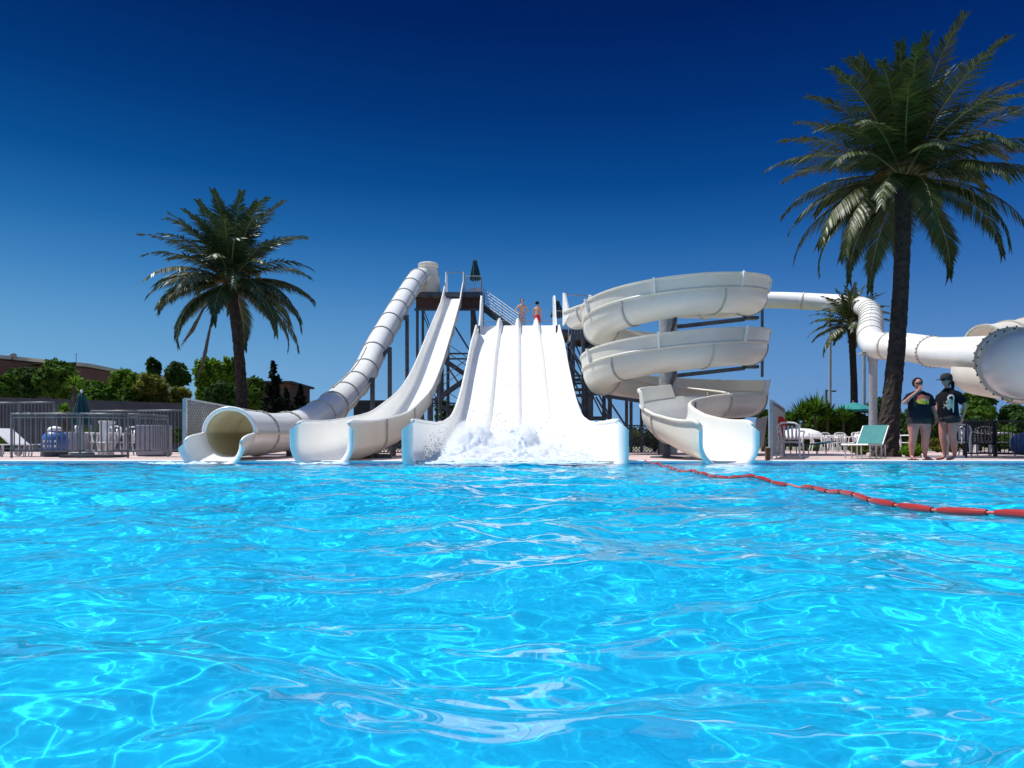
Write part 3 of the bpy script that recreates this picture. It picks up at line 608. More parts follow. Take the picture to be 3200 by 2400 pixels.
# ================================================================== palms
def palm(name, base, crown, r0, r1, nfr, Lf, leafm, label, seed, group='date palms round the pool', lw=.034, nl=64, dead=(), base_flare=1.5, top_up=.3):
    rd = random.Random(seed); T = thing(name, base, label, 'palm tree', group); base = Vector(base); crown = Vector(crown)
    # trunk with stepped leaf scars
    b = MB(); rows = []; n_ = 90; sg = 20
    for i in range(n_+1):
        s_ = i/n_; p = base.lerp(crown, s_)+Vector((.12*math.sin(s_*PI), 0, 0)); r = r0+(r1-r0)*min(1, s_*1.6)
        r *= 1+(base_flare-1)*math.exp(-s_*11); r *= 1+.45*math.exp(-((s_-1.0)/.05)**2)
        rows.append([p+Vector((math.cos(2*PI*j/sg), math.sin(2*PI*j/sg), 0))*r*(1+(.05+.07*math.exp(-s_*6))*((i//3+j) % 2-.5)*1.5*(1-.3*(i % 3))+rd.uniform(-.05, .05)) for j in range(sg)])
    b.grid(rows, closed=True); b.build('trunk', M['bark'], T)
    V = []; Fc = []; rv = MB()
    for f in range(nfr):
        az = f*2.39996+rd.uniform(-.25, .25); q = (f+.5)/nfr
        el0 = math.radians(86-108*q**1.05+rd.uniform(-7, 7)); L_ = Lf*(rd.uniform(.86, 1.05))*(1.0 if q > .15 else .92)
        droop = math.radians(rd.uniform(28, 50)+38*q)
        pos = crown+Vector((math.cos(az), math.sin(az), 0))*r1*.6+Vector((0, 0, .25*(1-q)))
        pts = []; ns = 26
        for i in range(ns+1):
            s_ = i/ns; el = el0-droop*s_**1.6; d = Vector((math.cos(el)*math.cos(az), math.cos(el)*math.sin(az), math.sin(el))); pts.append((pos.copy(), d)); pos = pos+d*L_/ns
        rv.tube([p for p, d in pts[::3]], [.035*(1-.85*i/8) for i in range(len(pts[::3]))], 5, cap=False)
        side = Vector((-math.sin(az), math.cos(az), 0))
        for k in range(nl):
            s_ = .16+.84*(k+.5)/nl; x = s_*ns; i = min(ns-1, int(x)); p = pts[i][0].lerp(pts[i+1][0], x-i); d = pts[i][1]
            up = side.cross(d).normalized()*-1
            if up.z < 0: up = -up
            ll = Lf*rd.uniform(.16, .205)*(math.sin(min(1, (s_-.05)*1.25)*PI*.86+.25))**.7*rd.uniform(.85, 1.1)+.04
            for sg_ in (-1, 1):
                fwd = .42+.50*s_**2; dirn = (d*fwd+side*sg_*(.90-.30*s_**2)+up*rd.uniform(.05, .42)*(1 if q < .55 else .2)+Vector((0, 0, -.16-.35*q))*1.0).normalized()
                mid = p+dirn*ll*.5; tip = p+dirn*ll+Vector((0, 0, -.10*ll))
                wv = dirn.cross(up+Vector((rd.uniform(-.6, .6), rd.uniform(-.6, .6), rd.uniform(-.4, .4)))).normalized()*lw*.5
                o_ = len(V); V += [p-wv*.6, p+wv*.6, mid+wv, tip, mid-wv]; Fc.append((o_, o_+1, o_+2, o_+4)); Fc.append((o_+4, o_+2, o_+3, o_+3))
    me = bpy.data.meshes.new('crown'); me.from_pydata([tuple(v-base) for v in V], [], [f_ if f_[2] != f_[3] else f_[:3] for f_ in Fc]); me.materials.append(leafm)
    co_ = bpy.data.objects.new('crown', me); sc.collection.objects.link(co_); co_.parent = T
    rv.build('frond_ribs', M['rachis'], T, smooth=True)
    b = MB()
    for i in range(16):
        az = rd.uniform(0, 6.28); p0 = crown+Vector((0, 0, .05)); p1 = p0+Vector((math.cos(az)*.5, math.sin(az)*.5, rd.uniform(.1, .6))); p2 = p1+Vector((math.cos(az)*.35, math.sin(az)*.35, -.15))
        b.tube([p0, p1, p2], [.02, .02, .01], 5)
        for k in range(14): c = p1.lerp(p2, rd.random()); b.tube([c, c+Vector((rd.uniform(-.12, .12), rd.uniform(-.12, .12), -.28*rd.uniform(.5, 1)))], .012, 4, cap=False)
    b.build('date_stalks', M['fruit'], T)
    for (dx, dy, dz) in dead:
        b = MB(); p0 = crown+Vector((-.12, -.2, -.1)); p2 = crown+Vector((dx, dy, dz)); p1 = p0.lerp(p2, .5)+Vector((-.05, 0, .15)); b.tube([p0, p1, p0.lerp(p2, .8), p2], [.03, .035, .06, .01], 6)
        for k in range(24):
            c = p1.lerp(p2, k/24); b.tube([c, c+(p2-p1).normalized()*.35+Vector((rd.uniform(-.08, .08), rd.uniform(-.08, .08), 0))], [.012, .003], 4, cap=False)
        b.build('dead_frond', M['deadleaf'], T)
    return T
palm('date_palm', (10.2, 20, .05), (10.72, 20, 7.6), .235, .20, 68, 3.72, M['palmleaf'], 'large date palm at the right, its dark trunk crossing the white tube slide', 5, base_flare=1.6, lw=.04, nl=76)
palm('date_palm', (-9.2, 25, .05), (-9.62, 25, 5.85), .205, .17, 64, 3.2, M['palmleafL'], 'date palm on the left with two dead fronds hanging beside its trunk', 11, dead=((-1.45, -.3, -2.0), (-.9, -.4, -3.1)), lw=.045, nl=60)
palm('date_palm', (24.3, 52, .05), (24.1, 52, 8.8), .27, .22, 40, 3.1, M['palmleaf'], 'small distant date palm standing behind the tube slide bend', 21, lw=.075, nl=36)
# ================================================================== broadleaf trees, shrubs
def leafmass(lobes, n, size, rd, aspect=.55, shellf=.55):
    tot = sum(l_[3]*l_[4]*l_[5] for l_ in lobes)**1; V = []; 
    for (cx, cy, cz, rx, ry, rz) in lobes:
        k = int(n*rx*ry*rz/tot)+20
        d = rd.normal(size=(k, 3)); d /= np.linalg.norm(d, axis=1)[:, None]+1e-9
        r = shellf+(1-shellf)*rd.rand(k)**.6
        # lumpy surface
        lump = 1+.16*np.sin(d[:, 0]*7+cx*3)*np.sin(d[:, 1]*6+cy)+.14*np.sin(d[:, 2]*8+cz*5+d[:, 0]*5)
        c = np.array([cx, cy, cz])+d*(r*lump)[:, None]*np.array([rx, ry, rz])
        a = rd.normal(size=(k, 3)); a /= np.linalg.norm(a, axis=1)[:, None]; q = np.cross(a, d+.4*rd.normal(size=(k, 3))); q /= np.linalg.norm(q, axis=1)[:, None]+1e-9
        s_ = size*(.6+.8*rd.rand(k))[:, None]
        V.append(np.stack([c-a*s_, c-q*s_*aspect, c+a*s_, c+q*s_*aspect], 1).reshape(-1, 3))
    V = np.concatenate(V); return V, np.arange(len(V)).reshape(-1, 4)
def tree(px, ytop, ybot, D, wpx, leafm, label, seed, n=3500, size=None, trunk=True, name='broadleaf_tree', cat='tree', group='trees behind the pool deck', nl=9, flat=1.0, zb=None):
    rd = np.random.RandomState(seed); c = P(px, ytop, D); z1 = c.z; z0 = P(px, ybot, D).z if zb is None else zb; wd = wpx/F*D/2; x = c.x
    T = thing(name, (x, D, .03), label, cat, group); size = size or .10*D/30
    lobes = []
    H = z1-z0
    for i in range(nl):
        a = rd.rand()*6.28; rr = rd.rand()**.5; q = rd.rand(); lx = rd.uniform(.30, .48)
        lobes.append((x+math.cos(a)*wd*rr*(1-lx)*(1.05-.5*q), D+math.sin(a)*wd*rr*.6, z0+H*(.22+.62*q), wd*lx, wd*lx*.9, H*rd.uniform(.18, .28)))
    lobes.append((x, D, z0+H*.45, wd*.55, wd*.5, H*.42)); lobes.append((x+wd*rd.uniform(-.3, .3), D, z1-H*.2, wd*.34, wd*.3, H*.21))
    V, Fq = leafmass(lobes, n, size, rd); nparr('crown', V, Fq, leafm, T)
    if trunk:
        b = MB(); zt = z0+H*.6; b.tube([(x, D, .02), (x+.06, D, zt*.5), (x-.03, D, zt)], [.04*H+.06, .03*H+.05, .04], 8)
        for i in range(6):
            l_ = lobes[i]; b.tube([(x, D, max(.3, z0*.7+.2)), (l_[0]*.5+x*.5, (l_[1]+D)/2, (z0+l_[2])/2+.1), l_[:3]], [.05, .035, .012], 6)
        b.build('trunk', M['wood'], T, smooth=True)
    return T
TR = [ # px, ytop, ybot, D, wpx, leaf, label
 (75, 1152, 1250, 42, 150, 'leafC', 'dark green tree at the far left below the brown roofline', 3500),
 (180, 1124, 1255, 40, 165, 'leafA', 'broad mid green tree filling the gap between the two brown buildings', 4500),
 (15, 1172, 1260, 38, 110, 'leafA', 'green bushy tree cut by the left edge of the picture', 2200),
 (290, 1190, 1300, 36, 150, 'leafA', 'low dark green shrub tree behind the closed parasol', 2600),
 (385, 1160, 1300, 37, 150, 'leafB', 'yellow green tree to the right of the second brown building', 3000),
 (470, 1180, 1330, 34, 190, 'leafD', 'yellowish shrub tree with pale flowers left of the lattice screen', 3600),
 (400, 1210, 1320, 33, 110, 'leafA', 'green bush below the yellow green tree', 1800),
 (478, 1122, 1200, 52, 55, 'leafC', 'small dark tree crown, left one of the pair above the yellowish shrub', 1200),
 (552, 1132, 1215, 52, 90, 'leafC', 'rounded dark tree crown, right one of the pair above the yellowish shrub', 1800),
 (565, 1215, 1300, 36, 90, 'leafD', 'olive yellow bush behind the post of the lattice screen', 1600),
 (655, 1125, 1290, 33, 125, 'leafB', 'tall bright green tree just left of the left palm trunk', 4200),
 (722, 1118, 1290, 36, 80, 'leafB', 'bright green tree directly behind the left palm trunk', 2600),
 (700, 1200, 1300, 31, 150, 'leafC', 'dark green shrub at the foot of the left palm', 2400),
 (795, 1180, 1290, 40, 90, 'leafA', 'green tree between the left palm and the dark conifer', 2000),
 (2450, 1290, 1375, 44, 120, 'leafC', 'dark rounded shrub right of the spiral slide post', 2400),
 (2560, 1300, 1375, 43, 190, 'leafA', 'mid green hedge shrub behind the white plastic chairs', 3600),
 (2690, 1290, 1380, 42, 150, 'leafC', 'dark green shrub behind the open teal parasol', 3000),
 (2745, 1250, 1375, 46, 110, 'leafC', 'dark green tree right of the small distant palm', 2800),
 (2840, 1285, 1400, 30, 130, 'leafC', 'dark shrub beside the large palm trunk behind the person in the printed shirt', 2600),
 (2925, 1275, 1390, 34, 110, 'leafC', 'dark green shrub between the two standing people', 2200),
 (3060, 1225, 1345, 36, 150, 'leafA', 'green tree under the curved end of the big tube slide', 3800),
 (3160, 1270, 1365, 36, 140, 'leafC', 'dark green tree behind the fence at the right edge', 3000),
 (2385, 1290, 1370, 33, 60, 'leafC', 'dark shrub under the right side of the spiral slide', 1200),
 (1935, 1335, 1400, 34, 150, 'leafD', 'olive shrub behind the mesh fence left of the spiral exit', 2200),
 (2045, 1345, 1400, 34, 110, 'leafC', 'dark shrub behind the spiral slide foot post', 1500),
 (1395, 1255, 1395, 41, 120, 'leafC', 'dark shrub among the steel posts between the narrow slide and the wide slide', 2600),
 (1310, 1320, 1400, 40, 120, 'leafD', 'olive shrub seen under the narrow slide', 1500),
 (1190, 1315, 1400, 40, 130, 'leafC', 'dark shrub between the tube slide and the narrow slide', 1500),
 (3020, 1310, 1400, 33, 130, 'leafC', 'dark hedge shrub right of the second person', 2600),
 (3120, 1320, 1400, 33, 150, 'leafA', 'green hedge shrub behind the dark fence', 2600),
 (3215, 1300, 1400, 33, 120, 'leafC', 'dark hedge shrub cut by the right edge of the picture', 2200),
]
for i, (px, yt, yb_, D, wp, lf, lb, n_) in enumerate(TR): tree(px, yt, yb_, D, wp, M[lf], lb, 40+i, n=n_*2)
for i, (px, yt, yb_, D, wp, lf, lb) in enumerate([
 (2690, 1385, 1418, 20.5, 100, 'leafD', 'small olive green bush under the teal sun lounger'),
 (2845, 1385, 1427, 19.0, 110, 'leafF', 'lime green low bush behind the legs of the person with hand raised'),
 (2945, 1370, 1415, 21.5, 120, 'leafD', 'olive yellow low bush behind the legs of the two people'),
 (2770, 1370, 1420, 20.8, 70, 'leafC', 'dark low bush at the base of the large palm'),
 (2540, 1385, 1412, 36, 80, 'leafF', 'bright green low bush behind the white plastic chairs'),
 (20, 1350, 1405, 27, 120, 'leafA', 'green low bush behind the left end of the barrier'),
 (300, 1330, 1405, 28, 180, 'leafA', 'green low bush behind the white pillar'),
 (545, 1335, 1385, 27, 110, 'leafC', 'dark low bush beside the grey box')]):
    tree(px, yt, yb_, D, wp, M[lf], lb, 90+i, n=2600, size=.05, trunk=False, name='low_bush', cat='bush', group='low bushes on the deck', nl=6)
rdt = np.random.RandomState(77); lb_ = []
for i in range(150):
    x_ = -75+i*1.0+rdt.rand(); hh_ = 1.2+1.6*rdt.rand(); lb_.append((x_, 92+6*rdt.rand(), hh_*.5, 1.6, 1.6, hh_*.6))
V_, F_ = leafmass(lb_, 26000, .28, rdt); nparr('treeline', V_, F_, M['leafC'], tags=dict(label='low far treeline along the horizon', cat='treeline', kind='stuff'))
def spiky(px, py, D, r, n_, leafm, label, seed, wleaf=.05, up=.2, trunk_h=0):
    rd = random.Random(seed); c = P(px, py, D); T = thing('yucca_plant', (c.x, D, .05), label, 'plant', 'spiky plants'); b = MB()
    for i in range(n_):
        az = rd.uniform(0, 6.28); el = math.asin(rd.uniform(-.35+up, 1)); d = Vector((math.cos(el)*math.cos(az), math.cos(el)*math.sin(az), math.sin(el))); L_ = r*rd.uniform(.7, 1.05)
        sd = d.cross(Vector((0, 0, 1))); sd = sd.normalized() if sd.length > .05 else Vector((1, 0, 0)); p1 = c+d*L_*.5; p2 = c+d*L_+Vector((0, 0, -.22*L_*math.cos(el)))
        b.add([c-sd*wleaf*.4, c+sd*wleaf*.4, p1+sd*wleaf*.5, p2, p1-sd*wleaf*.5], [(0, 1, 2, 4), (4, 2, 3)])
    b.build('crown', leafm, T)
    b = MB(); b.tube([(c.x, D, .03), (c.x+.03, D, c.z*.5), c], [.10, .08, .07], 8); b.build('trunk', M['wood'], T)
spiky(232, 1205, 30, .62, 130, M['leafB'], 'spiky yucca behind and above the closed teal parasol', 3)
spiky(200, 1285, 26, .42, 110, M['leafF'], 'small lime spiky plant left of the closed teal parasol', 4)
for i, (px, py, r) in enumerate(((2470, 1330, 1.1), (2510, 1315, 1.5), (2548, 1300, 1.6), (2585, 1315, 1.3), (2635, 1320, 1.2))):
    spiky(px, py, 41, r, 170, M['leafA'], ['short', 'second', 'tall pointed', 'fourth', 'farthest right'][i]+' spiky plant of the hedge row behind the white chairs', 10+i, wleaf=.12, up=.75)
def conifer(px, ytop, ybot, D, wpx, label, seed, tiers=16, n_=150):
    rd = np.random.RandomState(seed); c = P(px, ytop, D); z1 = c.z; z0 = P(px, ybot, D).z; H = z1-z0; wd = wpx/F*D/2; T = thing('conifer', (c.x, D, .03), label, 'conifer tree', 'dark conifers')
    V = []
    for k in range(tiers):
        q = k/(tiers-1); z = z0+H*(q*.96); rad = wd*(1-q)**.75*rd.uniform(.75, 1.1)+.06*wd
        nb = int(9-4*q)
        for j in range(nb):
            az = rd.rand()*6.28; rl = rad*rd.uniform(.55, 1.1)
            for i in range(int(n_/10*max(.3, rl/wd)*3)):
                s_ = rd.rand()**.7; p = np.array([c.x+math.cos(az)*rl*s_, D+math.sin(az)*rl*s_, z+.13*H/tiers*2*s_**2-.25*H/tiers*s_+rd.normal()*.04])
                p[:2] += rd.normal(size=2)*.10*rl
                a = rd.normal(size=3); a[2] *= .6; a /= np.linalg.norm(a); b_ = np.cross(a, rd.normal(size=3)); b_ /= np.linalg.norm(b_)+1e-9; s2 = .055*D/30*rd.uniform(.7, 1.5)*1.6
                V.append(np.stack([p-a*s2, p-b_*s2*.4, p+a*s2, p+b_*s2*.4]))
    V = np.concatenate(V); nparr('crown', V, np.arange(len(V)).reshape(-1, 4), M['leafE'], T)
    b = MB(); b.tube([(c.x, D, .02), (c.x, D, z1)], [.16, .03], 8); b.build('trunk', M['wood'], T)
conifer(853, 1128, 1285, 33, 95, 'tall dark conifer right of the left palm', 1)
conifer(893, 1215, 1290, 34, 70, 'short dark conifer leaning against the right side of the tall one', 2, 9)
conifer(938, 1203, 1272, 40, 48, 'small pointed dark conifer just above the tube slide', 3, 10, 120)
# ================================================================== buildings
def bldg(px0, px1, y0, y1, D0, D1, label, wall, seed):
    a = P(px0, y0, D0); c = P(px1, y1, D1); T = thing('apartment_building', ((a.x+c.x)/2, (D0+D1)/2+4, .03), label, 'building', 'buildings beyond the trees')
    d = Vector((c.x-a.x, c.y-a.y, 0)); Ln = d.length; d.normalize(); nrm = Vector((d.y, -d.x, 0)); rot = Matrix((d, -nrm, Vector((0, 0, 1)))).transposed(); mid = Vector(((a.x+c.x)/2, (a.y+c.y)/2, 0))
    zt = (a.z+c.z)/2; sl_ = math.atan2(c.z-a.z, Ln)
    b = MB(); b.box(mid-nrm*5+Vector((0, 0, zt/2-.6)), (Ln, 9.6, zt-.8), rot=rot); b.build('wall', wall, T)
    b = MB(); vs = []
    for k, (s_, up) in enumerate(((0, 0), (.3, .1), (.65, .05), (1, 0))):
        p = Vector((a.x, a.y, 0)).lerp(Vector((c.x, c.y, 0)), s_); z = a.z+(c.z-a.z)*s_+up
        vs.append([p+nrm*.6+Vector((0, 0, z-.35)), p+nrm*.6+Vector((0, 0, z)), p-nrm*10+Vector((0, 0, z)), p-nrm*10+Vector((0, 0, z-.35))])
    b.grid(vs, closed=True); rf_ = b.build('roof', M['creamwall'], T)
    b = MB(); b.box(mid+nrm*.25+Vector((0, 0, zt-1.05)), (Ln*.99, .5, 1.25), rot=rot); b.build('fascia', M['brownwall'], T)
    for k in range(2):
        z = zt-2.7-k*3
        if z < .8: continue
        nwin = max(2, int(Ln/3.2))
        for j in range(nwin):
            p = Vector((a.x, a.y, 0)).lerp(Vector((c.x, c.y, 0)), (j+.5)/nwin); b = MB(); b.box(p-nrm*.19+Vector((0, 0, z)), (Ln/nwin*.86, .06, 1.7), rot=rot); b.build('window', M['glassband'], T)
    return T, rf_
B1, r1_ = bldg(-120, 172, 1104, 1128, 70, 78, 'long brown apartment block with a satellite dish at the left edge', M['brownwall'], 1)
q = P(48, 1102, 74); b = MB(); b.lathe([(.05, 0), (.28, .08), (.42, .22)], (0, 0, 0), 12); b.v = [Matrix.Rotation(1.1, 3, 'X')@v+q+Vector((0, -.2, -.55)) for v in b.v]; b.tube([q+Vector((0, .1, -.6)), q+Vector((0, .1, -1.3))], .05, 6); b.build('satellite_dish', M['black'], B1)
B2, r2_ = bldg(222, 362, 1132, 1156, 74, 80, 'second brown apartment block with a thin aerial, right of the first', M['brownwall'], 2)
q = P(238, 1132, 76); b = MB(); b.tube([q, q+Vector((0, 0, .95))], .03, 5); b.tube([q+Vector((-.35, 0, .95)), q+Vector((.1, 0, .85))], .02, 5); b.build('aerial', M['steel'], B2)
def lowhouse(px0, px1, yt, D, h, label, wm, rm):
    a = P(px0, yt, D); c = P(px1, yt, D); T = thing('low_house', ((a.x+c.x)/2, D+3, .03), label, 'house', 'buildings beyond the trees'); z = a.z
    b = MB(); b.box(((a.x+c.x)/2, D+3, z/2-.1), (c.x-a.x, 6, z-.15)); b.build('wall', wm, T)
    b = MB(); b.box(((a.x+c.x)/2, D+3, z-.08), (c.x-a.x+.6, 6.8, .18)); rf = b.build('roof', rm, T); b = MB(); b.box((a.x+.5, D+2, z+.3), (.5, .5, .6)); b.build('chimney', wm, rf)
    nw = max(2, int((c.x-a.x)/2.4))
    for j in range(nw):
        b = MB(); b.box((a.x+(c.x-a.x)*(j+.5)/nw, D-.02, z*.62), (1.0, .06, 1.1)); b.build('window', M['glassband'], T)
lowhouse(770, 905, 1192, 60, 5, 'brown house with a tiled edge between the palm and the conifer', M['brownwall'], M['rust'])
lowhouse(950, 1015, 1256, 62, 4, 'low dark roofed house just right of the small conifer', M['wallgrey'], M['wallgrey'])
lowhouse(1105, 1290, 1252, 58, 4, 'low dark house seen between the tube slide and the narrow slide', M['wallgrey'], M['wallgrey'])
lowhouse(395, 470, 1168, 66, 4, 'cream house peeking out between the left trees', M['creamwall'], M['creamwall'])
# ================================================================== walls, fences
rw = MB(); rw.beam(P(-200, 1330, 31.5)*1, P(640, 1350, 30), .3, 1.0); rw.v = []; rw.f = []; rw.m = []
p0 = P(-260, 1232, 33); p1 = P(620, 1262, 31)
rw.add([Vector((p0.x, p0.y, 0)), Vector((p1.x, p1.y, 0)), p1, p0, Vector((p0.x, p0.y+.3, 0)), Vector((p1.x, p1.y+.3, 0)), p1+Vector((0, .3, 0)), p0+Vector((0, .3, 0))], [(0, 1, 2, 3), (3, 2, 6, 7), (5, 4, 7, 6), (1, 5, 6, 2), (4, 0, 3, 7)])
rw.build('retaining_wall', M['wallgrey'], tags=dict(label='dark grey retaining wall below the trees on the left', cat='wall'))
def barfence(name, pts, label, h, bar, mt, rails=(1.0, .1), r=.022, rb=.011, cat='fence', grp=None, posts=8):
    T = thing(name, (pts[0][0], pts[0][1], .05), label, cat, grp); pts = [Vector(p) for p in pts]
    rl = MB(); bs = MB(); last_ = pts[0]
    for a, c in zip(pts, pts[1:]):
        for q in rails: rl.tube([a+Vector((0, 0, h*q)), c+Vector((0, 0, h*q))], r, 7)
        n_ = max(1, int((c-a).length/bar))
        for i in range(n_): p = a.lerp(c, (i+.5)/n_); bs.tube([p+Vector((0, 0, h*rails[-1])), p+Vector((0, 0, h))], rb, 5, cap=False)
        if (a-Vector(pts[0])).length == 0 or (a-last_).length > .9: ps = MB(); ps.tube([a, a+Vector((0, 0, h))], r*1.1, 6); ps.build('post', mt, T); last_ = a
    ps = MB(); ps.tube([pts[-1], pts[-1]+Vector((0, 0, h))], r*1.1, 6); ps.build('post', mt, T)
    rl.build('rail', mt, T, smooth=True); bs.build('bars', mt, T); return T
def G(px, D): return ((px-1600)/F*D, D, .05)
barfence('crowd_barrier', [G(36, 18.1), G(70, 18.05), G(105, 18.0), G(250, 18.0), G(400, 18.3), G(475, 18.9), G(525, 19.8)], 'grey metal crowd barrier standing along the left pool edge', 1.09, .125, M['barrier'], rails=(1.0, .93, .16), r=.026, rb=.017, cat='barrier')
barfence('bar_fence', [G(-300, 27), G(-60, 26.8), G(60, 26.6), G(170, 26.4)], 'dark garden fence with a pale top rail, left of the lime spiky plant', 1.85, .13, M['barrier'], r=.03, rb=.012, grp='garden fences on the left')
barfence('bar_fence', [G(285, 25.6), G(430, 25.4), G(575, 25.0)], 'garden fence with a pale top rail, right of the closed parasol', 1.5, .14, M['barrier'], r=.03, rb=.010, grp='garden fences on the left')
def lattice(p0, p1, z0, h0, h1, label, cell=.11, name='lattice_screen', mt='net', post='steel2', wd=.045, cat='screen'):
    p0 = Vector(p0); p1 = Vector(p1); Ln = (p1-p0).length; d = (p1-p0).normalized(); nrm = Vector((d.y, -d.x, 0)); T = thing(name, p0, label, cat)
    def H(s): return h0+(h1-h0)*s/Ln
    for k, sg in enumerate((1, -1)):
        b = MB(); nn = int((Ln+max(h0, h1))/cell)+1
        for i in range(-int(max(h0, h1)/cell)-1, nn):
            s0 = i*cell; pts = []
            for q in range(0, 41):
                z = max(h0, h1)*q/40; s_ = s0+z if sg > 0 else s0+max(h0, h1)-z
                if 0 <= s_ <= Ln and z <= H(s_): pts.append(p0+d*s_+Vector((0, 0, z0+z)))
            if len(pts) > 1: b.beam(pts[0]+nrm*.008*sg, pts[-1]+nrm*.008*sg, .012, wd)
        b.build('strips', M[mt], T)
    b = MB(); b.beam(p0+Vector((0, 0, z0+h0)), p1+Vector((0, 0, z0+h1)), .05, .04); b.beam(p0+Vector((0, 0, z0)), p1+Vector((0, 0, z0)), .05, .04); b.build('frame', M[post], T)
    for p, h in ((p0, h0), (p1, h1)):
        b = MB(); b.beam(p, p+Vector((0, 0, z0+h)), .075); b.build('post', M[post], T)
    return T
lattice(G(578, 16.2), G(800, 21), .08, 1.27, 1.20, 'grey lattice screen beside the mouth of the tube slide', cell=.13, wd=.05)
lattice(G(1850, 25), G(2060, 25.2), .06, .92, .92, 'woven mesh fence behind the post left of the spiral exit', cell=.12, mt='steel', post='steel', name='mesh_fence', cat='fence', wd=.02)
lattice(G(1350, 25.6), G(1180, 24.0), .06, .95, .95, 'dark mesh fence behind the foot of the narrow slide', cell=.14, mt='steel', post='steel', name='mesh_fence', cat='fence', wd=.02)
lattice(G(2408, 16.6), G(2448, 21.2), .08, 1.26, 1.30, 'tall mesh screen seen edge on right of the spiral exit', cell=.10, mt='net', name='mesh_screen', wd=.03)
b = MB(); a = P(2436, 1300, 18.8); rows = []
for i in range(7):
    z = a.z-.09*i; rows.append([Vector((a.x-.02-.10*math.sin(i*.5)*.5, 18.8, z)), Vector((a.x+.05+.03*i*.5, 18.75+.05*(i % 2), z-.02)), Vector((a.x+.16+.02*math.sin(i*1.3), 18.8, z-.10))])
b.grid(rows); o = b.build('red_towel', M['redcloth'], tags=dict(label='red cloth hanging on the tall mesh screen', cat='towel')); o.modifiers.new('s', 'SOLIDIFY').thickness = .012
# tarp behind spiral exit (grey board) and brown post
b = MB(); q0 = P(2350, 1330, 19); b.add([P(2360, 1312, 19.6), P(2398, 1300, 19.6), P(2385, 1395, 19.6), P(2362, 1405, 19.6)], [(0, 1, 2, 3)]); o = b.build('grey_board', M['concrete'], tags=dict(label='grey sheet leaning beside the mesh screen at the spiral exit', cat='board')); o.modifiers.new('s', 'SOLIDIFY').thickness = .03
b = MB(); a = G(2399, 15.7); b.box((a[0], 15.7, .18), (.09, .09, .27)); b.build('wooden_stub', mat('brown_wood', (.14, .08, .04), .9, var=(.07, .04, .02), vscale=8), tags=dict(label='short brown wooden post at the pool edge right of the spiral exit', cat='post'), bevel=.008)
barfence('dark_fence', [G(3020, 18.4), G(3120, 18.3), G(3260, 18.2)], 'dark bar fence at the right edge below the tube slide', .92, .09, M['black'], rails=(1.0, .12), r=.02, rb=.010)
b = MB(); p_ = thing('garden_kerb', (11, 18, .05), 'low pale kerb stone behind the bare feet at the right', 'kerb'); b.beam(G(2880, 18.6), G(3010, 18.4), .2, .12); b.build('stone', M['coping'], p_)
# dark netting panel seen through the fence
lattice(G(3015, 20), G(3110, 20), .35, .62, .62, 'black netting panel behind the second person', cell=.05, mt='black', post='black', name='net_panel', wd=.018)
# ================================================================== umbrellas
def closed_umb(loc, h0, h1, rb, label, pole_h, m_='dteal', base=True, knob=True):
    T = thing('closed_parasol', loc, label, 'parasol', 'closed teal parasols'); x, y, z = loc
    b = MB(); H = h1-h0
    fold = lambda a, zz: .26*math.cos(a*8+zz*1.2)+.07*math.cos(a*3)
    b.lathe([(rb*.72, h0), (rb, h0+.05*H), (rb*.95, h0+.2*H), (rb*.78, h0+.45*H), (rb*.58, h0+.66*H), (rb*.40, h0+.80*H), (rb*.46, h0+.84*H), (rb*.34, h0+.93*H), (rb*.12, h0+.99*H), (.01, h0+H)], loc, 64, fold=fold); b.build('canopy', M[m_], T, smooth=True)
    b = MB(); b.tube([(x, y, z), (x, y, z+h1+.05)], .022, 8); b.build('pole', M['alu'], T)
    if base: b = MB(); b.lathe([(.30, 0), (.30, .05), (.06, .10)], loc, 16); b.build('base', M['concrete'], T)
    if knob: b = MB(); b.ball((x, y, z+h1+.05), .04, 8); b.build('finial', M['white'], T)
g = G(255, 19.0); closed_umb((g[0], 19.0, .12), .78-.02, 1.60, .19, 'closed dark teal parasol behind the crowd barrier on the left', 2.2)
b = MB(); b.box((G(300, 19)[0]-.0, 18.9, .085), (1.25, .9, .07)); b.build('parasol_platform', M['wallgrey'], tags=dict(label='flat dark slab lying under the closed parasol by the barrier', cat='slab'), bevel=.01)
closed_umb((P(1484, 900, 46).x, 46, 9.72), .95, 2.30, .29, 'closed teal parasol on the tallest tower', 2.2, knob=False)
closed_umb((P(1740, 900, 40).x, 40, 6.55), .75, 1.72, .30, 'closed teal parasol at the right end of the middle platform', 2.2, knob=False)
ou = thing('open_parasol', (G(2665, 42)[0], 42, .05), 'open teal parasol standing on the right terrace', 'parasol')
c = P(2666, 1258, 42); b = MB(); R_ = 1.75*1.0; rows = []
for rr, dz in ((.02, 0), (.35, -.08), (.7, -.20), (1.05, -.34), (1.28, -.42), (1.28, -.54)):
    rows.append([c+Vector((rr*math.cos(2*PI*j/32), rr*math.sin(2*PI*j/32), dz-.03*abs(math.sin(4*2*PI*j/32))*rr)) for j in range(32)])
b.grid(rows, closed=True); o = b.build('canopy', M['teal'], ou, smooth='auto'); o.modifiers.new('s', 'SOLIDIFY').thickness = .01
b = MB(); b.tube([(c.x, 42, .05), c+Vector((0, 0, .12))], .03, 8); b.build('pole', M['alu'], ou)
b = MB()
for j in range(8): a = 2*PI*j/8; b.tube([c+Vector((0, 0, -.03)), c+Vector((1.27*math.cos(a), 1.27*math.sin(a), -.45))], .012, 5)
b.build('ribs', M['alu'], ou); b = MB(); b.lathe([(.32, 0), (.32, .06), (.06, .12)], (c.x, 42, .05), 16); b.build('base', M['concrete'], ou)
